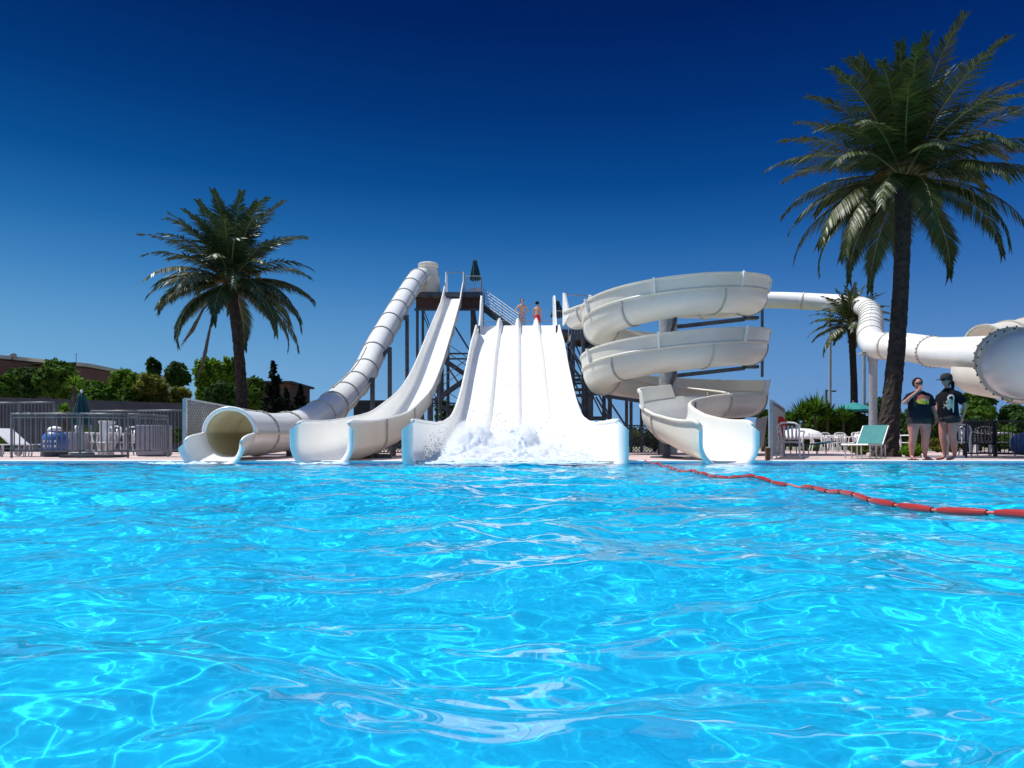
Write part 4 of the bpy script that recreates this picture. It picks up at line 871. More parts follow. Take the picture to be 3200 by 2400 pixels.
b = MB(); c = P(2500, 1350, 37); rows = []
wp = thing('white_parasol', (c.x, 37, .05), 'low cream white open parasol behind the plastic chairs', 'parasol')
for rr, dz in ((.02, .18), (.5, .14), (.9, .0), (1.15, -.22), (1.18, -.36)): rows.append([c+Vector((rr*math.cos(2*PI*j/24), rr*math.sin(2*PI*j/24), dz)) for j in range(24)])
b.grid(rows, closed=True); o = b.build('canopy', M['white'], wp, smooth=True); o.modifiers.new('s', 'SOLIDIFY').thickness = .01
b = MB(); b.tube([(c.x, 37, .05), c+Vector((0, 0, .4))], .03, 8); b.build('pole', M['alu'], wp)
# ================================================================== furniture
def make_chair(label):
    T = local('plastic_chair', label, 'chair', 'white plastic garden chairs')
    b = MB(); rows = []
    for i in range(7):
        y = -.22+.44*i/6; rows.append([Vector((x, y, .42-.02*math.cos(x*5)*math.cos(y*5)+(.0 if i else -.02))) for x in (-.23, -.12, 0, .12, .23)])
    b.grid(rows); o = b.build('seat', M['plastic'], T, smooth=True); o.modifiers.new('s', 'SOLIDIFY').thickness = .02
    b = MB()
    for x in (-.18, -.09, 0, .09, .18): b.beam((x, .22, .44), (x*1.08, .33, .80), .055, .015)
    pts = [(-.24, .22, .40), (-.26, .31, .70), (-.2, .345, .84), (0, .35, .875), (.2, .345, .84), (.26, .31, .70), (.24, .22, .40)]
    b.tube(catmull(pts, 5), .024, 6); b.build('backrest', M['plastic'], T, smooth=True)
    for sx in (-1, 1):
        b = MB(); b.tube(catmull([(sx*.26, .30, .66), (sx*.30, .1, .665), (sx*.30, -.18, .655), (sx*.27, -.24, .60)], 5), .026, 6); b.build('armrest', M['plastic'], T, smooth=True)
        b = MB(); b.tube([(sx*.27, -.23, .62), (sx*.25, -.22, .42), (sx*.28, -.27, 0)], [.022, .03, .02], 6); b.build('leg', M['plastic'], T)
        b = MB(); b.tube([(sx*.25, .24, .44), (sx*.28, .33, 0)], [.03, .02], 6); b.build('leg', M['plastic'], T)
    return T
CH = make_chair('white plastic chair seen sideways, first from the left behind the barrier')
place(CH, G(283, 21.5), 1.9)
for (px, D, rz, lb) in (
 (330, 21.7, -.3, 'white plastic chair with its back to the white pillar'), (378, 22.2, 2.4, 'white plastic chair just right of the white pillar'), (418, 22.4, .4, 'white plastic chair next to the grey box behind the barrier'),
 (2470, 18.4, 2.6, 'nearest white plastic chair on the right, next to the mesh screen'), (2556, 33.5, 1.4, 'white plastic chair at the left end of the far table'), (2592, 34.5, .2, 'white plastic chair behind the far table, left of the two backs'),
 (2630, 34.5, -.2, 'white plastic chair behind the far table, right of the two backs'), (2668, 33, -1.2, 'white plastic chair under the teal parasol'), (2692, 34, .5, 'white plastic chair right of the teal parasol pole'),
 (2815, 27, .3, 'white plastic chair right of the large palm trunk'), (2997, 19.6, -.6, 'white plastic chair right behind the second person'), (3048, 22, .4, 'white plastic chair behind the net panel'), (3080, 22.5, -.5, 'second white plastic chair behind the net panel'), (3135, 21.5, .9, 'white plastic chair behind the dark fence at the right edge')):
    dup(CH, G(px, D), rz, lb)
tb = thing('garden_table', G(2612, 33), 'round white plastic table between the far chairs', 'table'); x, y, z = G(2612, 33)
b = MB(); b.lathe([(.45, .69), (.46, .70), (.46, .73), (.44, .74)], (x, y, .05), 20); b.build('top', M['plastic'], tb)
for a in (.8, 2.4, 3.9, 5.5): b = MB(); b.tube([(x+.3*math.cos(a), y+.3*math.sin(a), .75), (x+.36*math.cos(a), y+.36*math.sin(a), .05)], .025, 6); b.build('leg', M['plastic'], tb)
def lounger(loc, rz, label, fab, fr_m, back=.75, wheel=False, L_=1.9):
    T = local('sun_lounger', label, 'sun lounger', 'sun loungers')
    b = MB()
    for sy in (-.30, .30): b.tube([(-L_/2, sy, .33), (.25, sy, .33)], .02, 6); b.tube([(.25, sy, .33), (.25+.72*math.cos(back), sy, .33+.72*math.sin(back))], .02, 6)
    b.tube([(-L_/2, -.30, .33), (-L_/2, .30, .33)], .02, 6); b.build('frame', M[fr_m], T)
    b = MB(); b.box((-L_/4+.12-.02, 0, .335), (L_/2+.24-.02, .56, .018)); b.build('seat', M[fab], T)
    b = MB(); R3 = Matrix.Rotation(-back, 3, 'Y'); b.box(Vector((.25, 0, .34))+R3@Vector((.37, 0, 0)), (.72, .57, .02), rot=R3); b.build('backrest', M[fab], T)
    for x_ in (-.75, -.25, .2, .55):
        for sy in (-.28, .28): b = MB(); b.tube([(x_, sy, .33), (x_+.03, sy, 0)], .017, 6); b.build('leg', M[fr_m], T)
    if wheel:
        for sy in (-.3, .3): b = MB(); b.v = []; b.lathe([(.02, -.03), (.12, -.03), (.12, .03), (.02, .03)], (0, 0, 0), 14); b.v = [Matrix.Rotation(PI/2, 3, 'X')@v+Vector((.6, sy, .12)) for v in b.v]; b.build('wheel', M['concrete'], T)
    place(T, loc, rz); return T
lounger(G(2708, 18.1), .85, 'teal fabric sun lounger with raised back at the foot of the large palm', 'sling', 'alu', .72)
lounger(G(2520, 26), .1, 'low dark sun lounger beyond the nearest plastic chair', 'dteal', 'steel', .15)
T = lounger(G(-8, 19.8), PI+.25, 'white wheeled sun lounger cut by the left picture edge', 'plastic', 'plastic', .65, wheel=True)
dupL = dup(T, G(85, 20.6), PI-.2, 'white sun lounger lying flat behind the left end of the barrier', 'sun loungers')
b = MB(); x, y, z = G(334, 22); b.box((x, y, .53), (.30, .30, .96)); b.box((x, y, 1.05), (.34, .34, .08)); b.build('white_pillar', M['white'], tags=dict(label='square white pillar behind the crowd barrier', cat='pillar'), bevel=.01)
bx = thing('storage_box', G(482, 20.5), 'large lilac grey box at the right end of the barrier', 'box'); x, y, z = G(482, 20.6)
b = MB(); b.box((x, y, .50), (.74, .6, .84)); b.build('body', M['lilac'], bx, bevel=.015); b = MB(); b.box((x, y, .09), (.68, .54, .07)); b.build('plinth', M['wallgrey'], bx)
bl = thing('plastic_tank', G(172, 19.9), 'rounded blue plastic tank with white top and dark base behind the barrier', 'tank'); x, y, z = G(172, 19.9)
b = MB(); b.lathe([(.30, .18), (.33, .25), (.33, .45), (.27, .60), (.16, .70)], (x, y, .05), 24); b.build('body', M['bluep'], bl, smooth=True)
b = MB(); b.lathe([(.17, .69), (.19, .72), (.14, .80), (.03, .83)], (x, y, .05), 20); b.build('lid', M['white'], bl, smooth=True)
b = MB(); b.lathe([(.28, 0), (.31, .03), (.31, .17), (.28, .18)], (x, y, .05), 20); b.build('base', M['wallgrey'], bl)
b = MB()
for i in range(-2, 3):
    for k in range(2): an = -PI/2+i*.28; b.box((x+.335*math.cos(an), y+.335*math.sin(an), .34+k*.13), (.05, .012, .06), rz=an+PI/2)
b.build('markings', M['white'], bl)
b = MB(); b.box((G(225, 21)[0], 21.2, .40), (.55, .3, .68)); b.build('board_panel', M['lilac'], tags=dict(label='lilac grey board between the blue tank and the white chairs', cat='board'), bevel=.01)
bn = thing('dark_bin', G(1900, 22.5), 'dark box with white scribbled letters under the spiral slide', 'bin'); x, y, z = G(1912, 22.5)
b = MB(); b.box((x, y, .36), (.56, .5, .62)); b.build('body', M['wallgrey'], bn, bevel=.02)
b = MB(); yv = y-.256
def LL(px, py): q = P(px, py, yv); return Vector((q.x, yv, q.z))
for seg in (((1888, 1405), (1889, 1386)), ((1889, 1386), (1899, 1404)), ((1899, 1404), (1901, 1385)), ((1906, 1386), (1909, 1402)), ((1904, 1403), (1911, 1402))): b.beam(LL(*seg[0]), LL(*seg[1]), .006, .02)
b.build('lettering', M['white'], bn)
b = MB(); b.lathe([(.20, 0), (.17, .12), (.06, .26), (.03, .30)], (G(1893, 22.6)[0], 22.6, .68), 16); b.build('white_cone', M['white'], tags=dict(label='white cone shaped cover lying on the dark box', cat='cover'), smooth='auto')
b = MB(); b.box((G(1952, 22)[0], 22, .40), (.22, .2, .7)); b.build('grey_cabinet', M['lilac'], tags=dict(label='narrow grey cabinet left of the spiral slide foot post', cat='cabinet'), bevel=.01)
b = MB(); x, y, z = G(3196, 19.5); b.ball((x, y, .40), .30, 20, sc_=(1, 1, 1)); b.build('blue_ball', M['bluep'], tags=dict(label='blue ball behind the fence at the right picture edge', cat='ball'), smooth=True)
lp = thing('street_lamp', G(2582, 62), 'distant dark lamp post above the shrubs between the two slides', 'street lamp'); a = P(2582, 1218, 62)
b = MB(); b.tube([(a.x, 62, .04), (a.x, 62, a.z)], .1, 8); b.tube([(a.x, 62, a.z-.05), (a.x+.5, 62, a.z-.1)], .05, 6); b.build('pole', M['steel'], lp); b = MB(); b.box((a.x+.55, 62, a.z-.12), (.5, .25, .12)); b.build('lamp_head', M['steel'], lp)
# ================================================================== lane rope
rp_ = thing('float_line', (2.45, 9, .02), 'red float line running from the far pool edge towards the camera', 'float line')
ctrl = [(2.72, 15.02, .05), (2.78, 14.3, 0), (2.60, 12.6, 0), (2.44, 11.1, 0), (2.42, 9.4, 0), (2.50, 8.2, 0), (2.62, 7.2, 0), (2.62, 6.5, 0), (2.52, 5.6, 0), (2.40, 4.85, 0), (2.44, 4.2, 0), (2.58, 3.75, 0), (2.62, 3.3, 0), (2.5, 2.6, 0), (2.3, 1.6, 0), (2.2, .6, 0)]
rpts = resample(catmull([Vector(c) for c in ctrl], 10), .05)
RP = []
for i, p in enumerate(rpts):
    w0 = float(wave(p.x, p.y)); z = sum(float(wave(rpts[min(len(rpts)-1, max(0, i+q))].x, rpts[min(len(rpts)-1, max(0, i+q))].y)) for q in (-3, -1, 0, 1, 3))/5; z = max(z, w0)+.010; edge = max(0, 1-i/12)
    RP.append(Vector((p.x, p.y, z*(1-edge)+edge*.055+.012)))
b = MB(); b.tube(RP, .010, 6); b.build('rope', M['rope'], rp_, smooth=True)
b = MB(); i = 8
cnt = 0; seglen = 7
while i+seglen < len(RP):
    seg = RP[i:i+seglen]; rr = [.018, .022, .024, .025, .024, .022, .018]
    if not (6.55 < seg[3].y < 7.05):
        fb = MB(); fb.tube(seg, rr, 12); fb.build('float', M['buoy'], rp_, smooth='auto'); cnt += 1
    i += seglen
# ================================================================== splash
def droplets(cx, cy, cz, sx, sy, sz, n_, rmin, rmax, rd, V, Fq):
    base = [(1, 0, 0), (-1, 0, 0), (0, 1, 0), (0, -1, 0), (0, 0, 1), (0, 0, -1)]; tri = [(0, 2, 4), (2, 1, 4), (1, 3, 4), (3, 0, 4), (2, 0, 5), (1, 2, 5), (3, 1, 5), (0, 3, 5)]
    for _ in range(n_):
        x = max(cx-2*sx, min(cx+2*sx, rd.gauss(cx, sx))); y = rd.gauss(cy, sy*.6); z = cz+abs(rd.gauss(0, 1) if rd.random() < .9 else rd.gauss(0, 1.5))*sz*.75; r = rmin+(rmax-rmin)*rd.random()**3
        o_ = len(V); a, b_, c_ = rd.uniform(.7, 1.3), rd.uniform(.7, 1.3), rd.uniform(.7, 1.8)
        for q in base: V.append((x+q[0]*r*a, y+q[1]*r*b_, z+q[2]*r*c_))
        Fq += [tuple(o_+k for k in t3) for t3 in tri]
rd = random.Random(7); V = []; Fq = []
for (cx, cy, sx, sz, n_) in ((-1.3, 17.6, .35, .50, 1500), (-.75, 18.4, .30, .75, 1700), (-.1, 18.2, .35, .70, 1700), (.45, 17.6, .35, .50, 1300), (1.0, 17.2, .30, .38, 900), (-1.6, 16.6, .3, .25, 700), (.0, 16.3, 1.1, .22, 2200), (1.6, 16.8, .3, .2, 500), (-.3, 19.5, .9, .55, 900)):
    droplets(cx, cy, -.02, sx, .55, sz, int(n_*1.5), .003, .017, rd, V, Fq)
spl = nparr('splash', np.array(V), np.array(Fq), M['foam'], smooth=True, tags=dict(label='white spray thrown up at the foot of the wide slide', cat='splash', kind='stuff'))
# churned foam mound
rg = np.random.RandomState(5)
def foam(name, x0, x1, y0, y1, hf, label, n1=180, n2=90):
    X, Y = np.meshgrid(np.linspace(x0, x1, n1), np.linspace(y0, y1, n2)); Z = np.zeros_like(X)
    for i in range(60):
        k = rg.uniform(3, 26); a = rg.uniform(0, 6.28); Z += np.abs(np.sin(k*(X*math.cos(a)+Y*math.sin(a))+rg.uniform(0, 6)+1.2*np.sin(X*3+i)+1.1*np.sin(Y*4+i*2)))*(1.6/k)
    Z = (Z-Z.mean())*.11; env, thr = hf(X, Y); Zf = env+Z*(.35+1.4*np.clip(env, 0, 1)); idx_ = np.arange(n1*n2).reshape(n2, n1)
    f4 = np.stack([idx_[:-1, :-1], idx_[:-1, 1:], idx_[1:, 1:], idx_[1:, :-1]], -1).reshape(-1, 4)
    keep = (Zf+thr).ravel()[f4].min(1) > 0
    Vv = np.stack([X, Y, Zf], -1).reshape(-1, 3); f4 = f4[keep]; used, inv = np.unique(f4, return_inverse=True)
    return nparr(name, Vv[used], inv.reshape(f4.shape), M['foam'], smooth=True, tags=dict(label=label, cat='foam', kind='stuff'))
def moundf(X, Y):
    e_ = np.exp(-((X+.2)/1.25)**2)*np.exp(-((Y-17.8)/1.5)**2)
    h = .04+.42*np.exp(-((Y-17.6)/1.2)**2)*(np.exp(-((X+.95)/.50)**2)*1.15+np.exp(-((X-.25)/.42)**2)*.95+.35*np.exp(-((X+.2)/1.3)**2))+.16*np.exp(-((Y-17.2)/1.6)**2)*np.exp(-((X-.1)/1.75)**4)
    return h, np.where(np.abs(X-.07) > 1.93, -9, .0)+.0-.05
foam('splash_foam', -1.9, 2.05, 14.7, 20.3, moundf, 'churned white foam covering the flat end of the wide slide', 420, 420)
def edgef(X, Y):
    e_ = np.exp(-((Y-14.55)/.42)**2)*np.exp(-((X-.0)/1.9)**4); return wave(X, Y)+.035*e_+.004, e_*.10-.055
foam('surface_foam', -2.4, 2.4, 13.4, 15.0, edgef, 'white foam patches on the water in front of the wide slide', 260, 90)
def edge2(X, Y):
    e_ = np.exp(-((Y-14.65)/.22)**2)*np.exp(-((X+6.55)/.75)**2); return wave(X, Y)+.03*e_+.004, e_*.13-.055
foam('surface_foam', -7.6, -5.5, 14.0, 15.0, edge2, 'white foam patch on the water at the tube slide mouth', 140, 60)
def edge3(X, Y):
    e_ = np.exp(-((Y-14.6)/.2)**2)*np.exp(-((X+3.8)/.6)**2); return wave(X, Y)+.02*e_+.004, e_*.12-.06
foam('surface_foam', -4.7, -2.9, 14.0, 14.95, edge3, 'thin white foam on the water at the narrow slide mouth', 120, 60)
def mist(name, balls, label, dens):
    mv = bpy.data.materials.new('spray_mist'); mv.use_nodes = True; t = mv.node_tree; t.nodes.clear(); n = t.nodes.new; l = t.links.new
    o_ = n('ShaderNodeOutputMaterial'); v = n('ShaderNodeVolumePrincipled'); v.inputs['Color'].default_value = (1, 1, 1, 1); v.inputs['Anisotropy'].default_value = .2
    tc_ = n('ShaderNodeTexCoord'); no = n('ShaderNodeTexNoise'); no.inputs['Scale'].default_value = 3.2; no.inputs['Detail'].default_value = 5; no.inputs['Roughness'].default_value = .65; l(tc_.outputs['Object'], no.inputs['Vector'])
    mr_ = n('ShaderNodeMapRange'); mr_.inputs[1].default_value = .36; mr_.inputs[2].default_value = .62; mr_.inputs[4].default_value = dens; l(no.outputs['Fac'], mr_.inputs[0]); l(mr_.outputs[0], v.inputs['Density']); l(v.outputs[0], o_.inputs['Volume'])
    X, Y = np.meshgrid(np.linspace(-1.75, 1.85, 60), np.linspace(15.4, 18.6, 40)); Z = np.zeros_like(X)
    for (cx, cy, sx, sy, h) in balls: Z = np.maximum(Z, h*np.exp(-((X-cx)/sx)**2-((Y-cy)/sy)**2))
    Z += .06*np.sin(X*9+Y*3)*np.sin(Y*8)*np.clip(Z*3, 0, 1); ed = (np.abs(X-.05) > 1.72)|(Y < 15.5)|(Y > 18.5); Zt = np.where(ed, .02, np.maximum(Z, .03)); Zb = np.full_like(Z, .0)
    idx_ = np.arange(2400).reshape(40, 60); f4 = np.stack([idx_[:-1, :-1], idx_[:-1, 1:], idx_[1:, 1:], idx_[1:, :-1]], -1).reshape(-1, 4); f5 = f4[:, ::-1]+2400
    lp_ = np.concatenate([idx_[0, :], idx_[1:, -1], idx_[-1, -2::-1], idx_[-2:0:-1, 0]]); sd = np.stack([np.roll(lp_, -1), lp_, lp_+2400, np.roll(lp_, -1)+2400], 1)
    V3 = np.concatenate([np.stack([X, Y, Zt], -1).reshape(-1, 3), np.stack([X, Y, Zb], -1).reshape(-1, 3)])
    return nparr(name, V3, np.concatenate([f4, f5, sd]), mv, tags=dict(label=label, cat='spray', kind='stuff'))
mist('spray_mist', [(-1.15, 17.0, .42, .6, .95), (-.75, 17.2, .35, .6, 1.15), (-.2, 16.8, .5, .6, .75), (.35, 17.2, .40, .6, 1.0), (.9, 16.8, .5, .6, .6), (0, 16.4, 1.6, .8, .4)], 'fine pale spray hanging over the foot of the wide slide', 5.0)
# thin sheets of running water in exits
# ================================================================== people
def skinmesh(vs, es, rad, root=0, sub=2):
    me = bpy.data.meshes.new('tmp'); me.from_pydata([tuple(v) for v in vs], es, []); o = bpy.data.objects.new('tmp', me); sc.collection.objects.link(o)
    o.modifiers.new('k', 'SKIN'); sv = me.skin_vertices[0].data
    for i, r in enumerate(rad): sv[i].radius = (r, r) if not isinstance(r, tuple) else r
    for i in range(len(vs)): sv[i].use_root = (i == root)
    s_ = o.modifiers.new('s', 'SUBSURF'); s_.levels = s_.render_levels = sub
    dg = bpy.context.evaluated_depsgraph_get(); ev = bpy.data.meshes.new_from_object(o.evaluated_get(dg)); bpy.data.objects.remove(o); return ev
def chain(vs, es, rd_, pts, rads, attach):
    prev = attach
    for p, r in zip(pts, rads):
        vs.append(Vector(p)); rd_.append(r); es.append((prev, len(vs)-1)); prev = len(vs)-1
    return prev
def head_mesh(b, c, r, yaw=0, pitch=0):
    Rm = Euler((pitch, 0, yaw)).to_matrix(); n1, n2 = 20, 14; rows = []
    for i in range(n2+1):
        ph = PI*i/n2; row = []
        for j in range(n1):
            a = 2*PI*j/n1; x, y, z = math.sin(ph)*math.cos(a), math.sin(ph)*math.sin(a), math.cos(ph)
            fx, fy, fz = x*.80, y*.95, z*1.18
            if z < 0: fx *= 1+.28*z; fy *= 1+.12*z
            if y < -.5: 
                nose = math.exp(-((x/.16)**2+((z+.12)/.24)**2)); fy -= .20*nose
                eye = math.exp(-(((abs(x)-.34)/.15)**2+((z-.08)/.13)**2)); fy += .09*eye
                mouth = math.exp(-((x/.28)**2+((z+.48)/.08)**2)); fy -= .05*mouth
            row.append(Vector(c)+Rm@(Vector((fx, fy, fz))*r))
        rows.append(row)
    b.grid(rows, closed=True)
    for sx in (-1, 1): b.ball(Vector(c)+Rm@(Vector((sx*.82, .05, -.05))*r), r*.2, 8, sc_=(.4, .8, 1.2))
def hand(vs, es, rd_, wrist, d, nrm, s_=1, curl=.3):
    d = Vector(d).normalized(); n_ = Vector(nrm).normalized(); side = d.cross(n_).normalized(); w_ = len(vs)-1
    palm_ = chain(vs, es, rd_, [wrist+d*.045*s_], [(.036*s_, .018*s_)], w_)
    for k, (off, ln) in enumerate(((-.03, .07), (-.01, .08), (.01, .075), (.03, .06))):
        b0 = wrist+d*.08*s_+side*off*s_; chain(vs, es, rd_, [b0, b0+(d+n_*curl)*ln*.5*s_, b0+(d+n_*curl*2.5)*ln*s_], [.010, .009, .008], palm_)
    b0 = wrist+d*.03*s_-side*.035*s_; chain(vs, es, rd_, [b0, b0+(d-side*.8)*.04*s_], [.012, .010], palm_)
def loft(b, st, n=22):
    b.grid([[Vector((x+rx*math.cos(2*PI*j/n), y+ry*math.sin(2*PI*j/n), z+.008*math.sin(5*2*PI*j/n)*(i == 0))) for j in range(n)] for i, (x, y, z, rx, ry) in enumerate(st)], closed=True)
def join_mesh(b, me):
    b.add([v.co.copy() for v in me.vertices], [tuple(p.vertices) for p in me.polygons])
def shirtmat(name, base, blobs):
    m_ = bpy.data.materials.new(name); m_.use_nodes = True; t = m_.node_tree; n = t.nodes.new; l = t.links.new; p = t.nodes['Principled BSDF']; p.inputs['Roughness'].default_value = .9; p.inputs['Specular IOR Level'].default_value = .1
    tc_ = n('ShaderNodeTexCoord'); cur = None; sepn = n('ShaderNodeSeparateXYZ'); l(tc_.outputs['Object'], sepn.inputs[0])
    cb = n('ShaderNodeCombineXYZ'); l(sepn.outputs[0], cb.inputs[0]); l(sepn.outputs[2], cb.inputs[2])
    no = n('ShaderNodeTexNoise'); no.inputs['Scale'].default_value = 16; no.inputs['Detail'].default_value = 3; l(tc_.outputs['Object'], no.inputs['Vector'])
    col = n('ShaderNodeRGB'); col.outputs[0].default_value = (*base, 1); cur = col.outputs[0]
    front = n('ShaderNodeMath'); front.operation = 'LESS_THAN'; l(sepn.outputs[1], front.inputs[0]); front.inputs[1].default_value = 0.0
    for (cx, cz, rx, rz, c_, wob, hollow) in blobs:
        sub_ = n('ShaderNodeVectorMath'); sub_.operation = 'SUBTRACT'; l(cb.outputs[0], sub_.inputs[0]); sub_.inputs[1].default_value = (cx, 0, cz)
        dv = n('ShaderNodeVectorMath'); dv.operation = 'DIVIDE'; l(sub_.outputs[0], dv.inputs[0]); dv.inputs[1].default_value = (rx, 1, rz)
        ln = n('ShaderNodeVectorMath'); ln.operation = 'LENGTH'; l(dv.outputs[0], ln.inputs[0])
        ad = n('ShaderNodeMath'); ad.operation = 'MULTIPLY_ADD'; l(no.outputs['Fac'], ad.inputs[0]); ad.inputs[1].default_value = wob; l(ln.outputs['Value'], ad.inputs[2])
        lt = n('ShaderNodeMath'); lt.operation = 'LESS_THAN'; l(ad.outputs[0], lt.inputs[0]); lt.inputs[1].default_value = 1+wob*.5; fac = lt.outputs[0]
        if hollow:
            gt = n('ShaderNodeMath'); gt.operation = 'GREATER_THAN'; l(ad.outputs[0], gt.inputs[0]); gt.inputs[1].default_value = hollow+wob*.5; mu_ = n('ShaderNodeMath'); mu_.operation = 'MULTIPLY'; l(fac, mu_.inputs[0]); l(gt.outputs[0], mu_.inputs[1]); fac = mu_.outputs[0]
        mf_ = n('ShaderNodeMath'); mf_.operation = 'MULTIPLY'; l(fac, mf_.inputs[0]); l(front.outputs[0], mf_.inputs[1])
        mx_ = n('ShaderNodeMix'); mx_.data_type = 'RGBA'; l(mf_.outputs[0], mx_.inputs[0]); l(cur, mx_.inputs[6]); mx_.inputs[7].default_value = (*c_, 1); cur = mx_.outputs[2]
    l(cur, p.inputs['Base Color']); return m_
# person 1: faces camera, one hand raised to the face
def person_one():
    T = local('person', 'person in a dark shirt with pink and yellow print, one hand raised to the face', 'person', 'people at the pool edge')
    vs = [Vector((0, 0, .92))]; es = []; rd_ = [(.20, .15)]
    neck = chain(vs, es, rd_, [(0, 0, 1.05), (0, -.01, 1.20), (-.005, 0, 1.34), (-.01, 0, 1.44), (-.02, -.005, 1.50), (-.03, -.01, 1.56)], [(.20, .16), (.19, .15), (.17, .12), (.10, .08), .06, .055], 0)
    for sx in (-1, 1):
        h = chain(vs, es, rd_, [(sx*.12, 0, .82), (sx*.135, -.015, .66), (sx*.13, -.02, .50), (sx*.14, .02, .35), (sx*.14, .02, .20), (sx*.14, .03, .09)], [.135, .12, .078, .086, .054, .042], 0)
        chain(vs, es, rd_, [(sx*.15, -.03, .045), (sx*.165, -.12, .03), (sx*.17, -.17, .022)], [.038, .032, .02], h)
    a = chain(vs, es, rd_, [(-.17, 0, 1.37), (-.27, -.03, 1.29), (-.36, -.08, 1.20), (-.30, -.14, 1.30), (-.20, -.18, 1.40), (-.13, -.18, 1.46)], [.065, .058, .045, .038, .030, .025], 3)
    hand(vs, es, rd_, vs[a], (.6, 0, .75), (.3, .9, 0), 1, .35)
    a = chain(vs, es, rd_, [(.17, 0, 1.37), (.26, 0, 1.24), (.31, .01, 1.10), (.33, -.03, .98), (.32, -.07, .88)], [.065, .058, .045, .036, .026], 3)
    hand(vs, es, rd_, vs[a], (-.1, -.1, -1), (-1, 0, 0), 1, .3)
    me = skinmesh(vs, es, rd_); b = MB(); join_mesh(b, me); head_mesh(b, (-.035, -.02, 1.62), .098, yaw=-.35, pitch=.05); b.build('body', M['skin'], T, smooth=True)
    b = MB(); loft(b, [(0, .012, .85, .252, .187), (0, 0, .96, .25, .192), (0, -.012, 1.06, .24, .195), (0, -.015, 1.16, .232, .18), (0, -.005, 1.26, .225, .165), (-.005, 0, 1.36, .222, .15), (-.008, 0, 1.42, .19, .125), (-.012, 0, 1.465, .12, .095), (-.015, 0, 1.48, .075, .068)])
    b.tube([(-.14, 0, 1.39), (-.20, 0, 1.35), (-.25, -.02, 1.29), (-.275, -.035, 1.25)], [.07, .088, .088, .092], 12, cap=False); b.tube([(.14, 0, 1.39), (.20, 0, 1.34), (.25, 0, 1.24), (.275, .005, 1.16)], [.07, .088, .085, .09], 12, cap=False)
    b.build('shirt', shirtmat('printed_dark_shirt', (.012, .014, .021), [(.02, 1.31, .150, .07, (.60, .13, .11), 1.1, 0), (-.01, 1.245, .135, .06, (.50, .42, .05), 1.5, 0), (.03, 1.275, .10, .016, (.75, .40, .32), 1.8, 0)]), T, smooth=True)
    b = MB(); loft(b, [(0, 0, .775, .04, .11), (0, 0, .785, .15, .165), (0, 0, .80, .262, .178), (0, 0, .86, .262, .182), (0, 0, .92, .245, .18)])
    for sx in (-1, 1): b.tube([(sx*.122, 0, .86), (sx*.126, -.006, .765)], [.143, .141], 14, cap=False)
    b.build('shorts', M['capcloth'], T, smooth=True)
    b = MB(); b.ball((-.03, .012, 1.655), .112, 16, sc_=(.92, 1.0, 1.02)); b.ball((.01, .09, 1.60), .06, 10)
    hv = b.v; b.v = [Vector((v.x, max(v.y, -.055+.25*max(0, 1.70-v.z)), v.z)) for v in hv]; b.build('hair', M['hair'], T, smooth=True)
    b = MB(); Rm = Euler((0, 0, -.35)).to_matrix()
    for sx in (-1, 1): b.box(Vector((-.035, -.02, 1.632))+Rm@Vector((sx*.034, -.098, 0)), (.052, .012, .036), rz=-.35)
    b.box(Vector((-.035, -.02, 1.64))+Rm@Vector((0, -.10, 0)), (.05, .01, .008), rz=-.35); b.build('sunglasses', M['black'], T)
    for sx in (-1, 1): b = MB(); b.box((sx*.16, -.06, .012), (.10, .27, .024)); b.tube([(sx*.16-.05, -.07, .02), (sx*.16, -.08, .075), (sx*.16+.05, -.07, .02)], .012, 6); b.build('sandal', M['black'], T, bevel=.008)
    return T
p1_ = person_one(); place(p1_, (P(2872, 1400, 15.6).x, 15.6, .052), 0); 
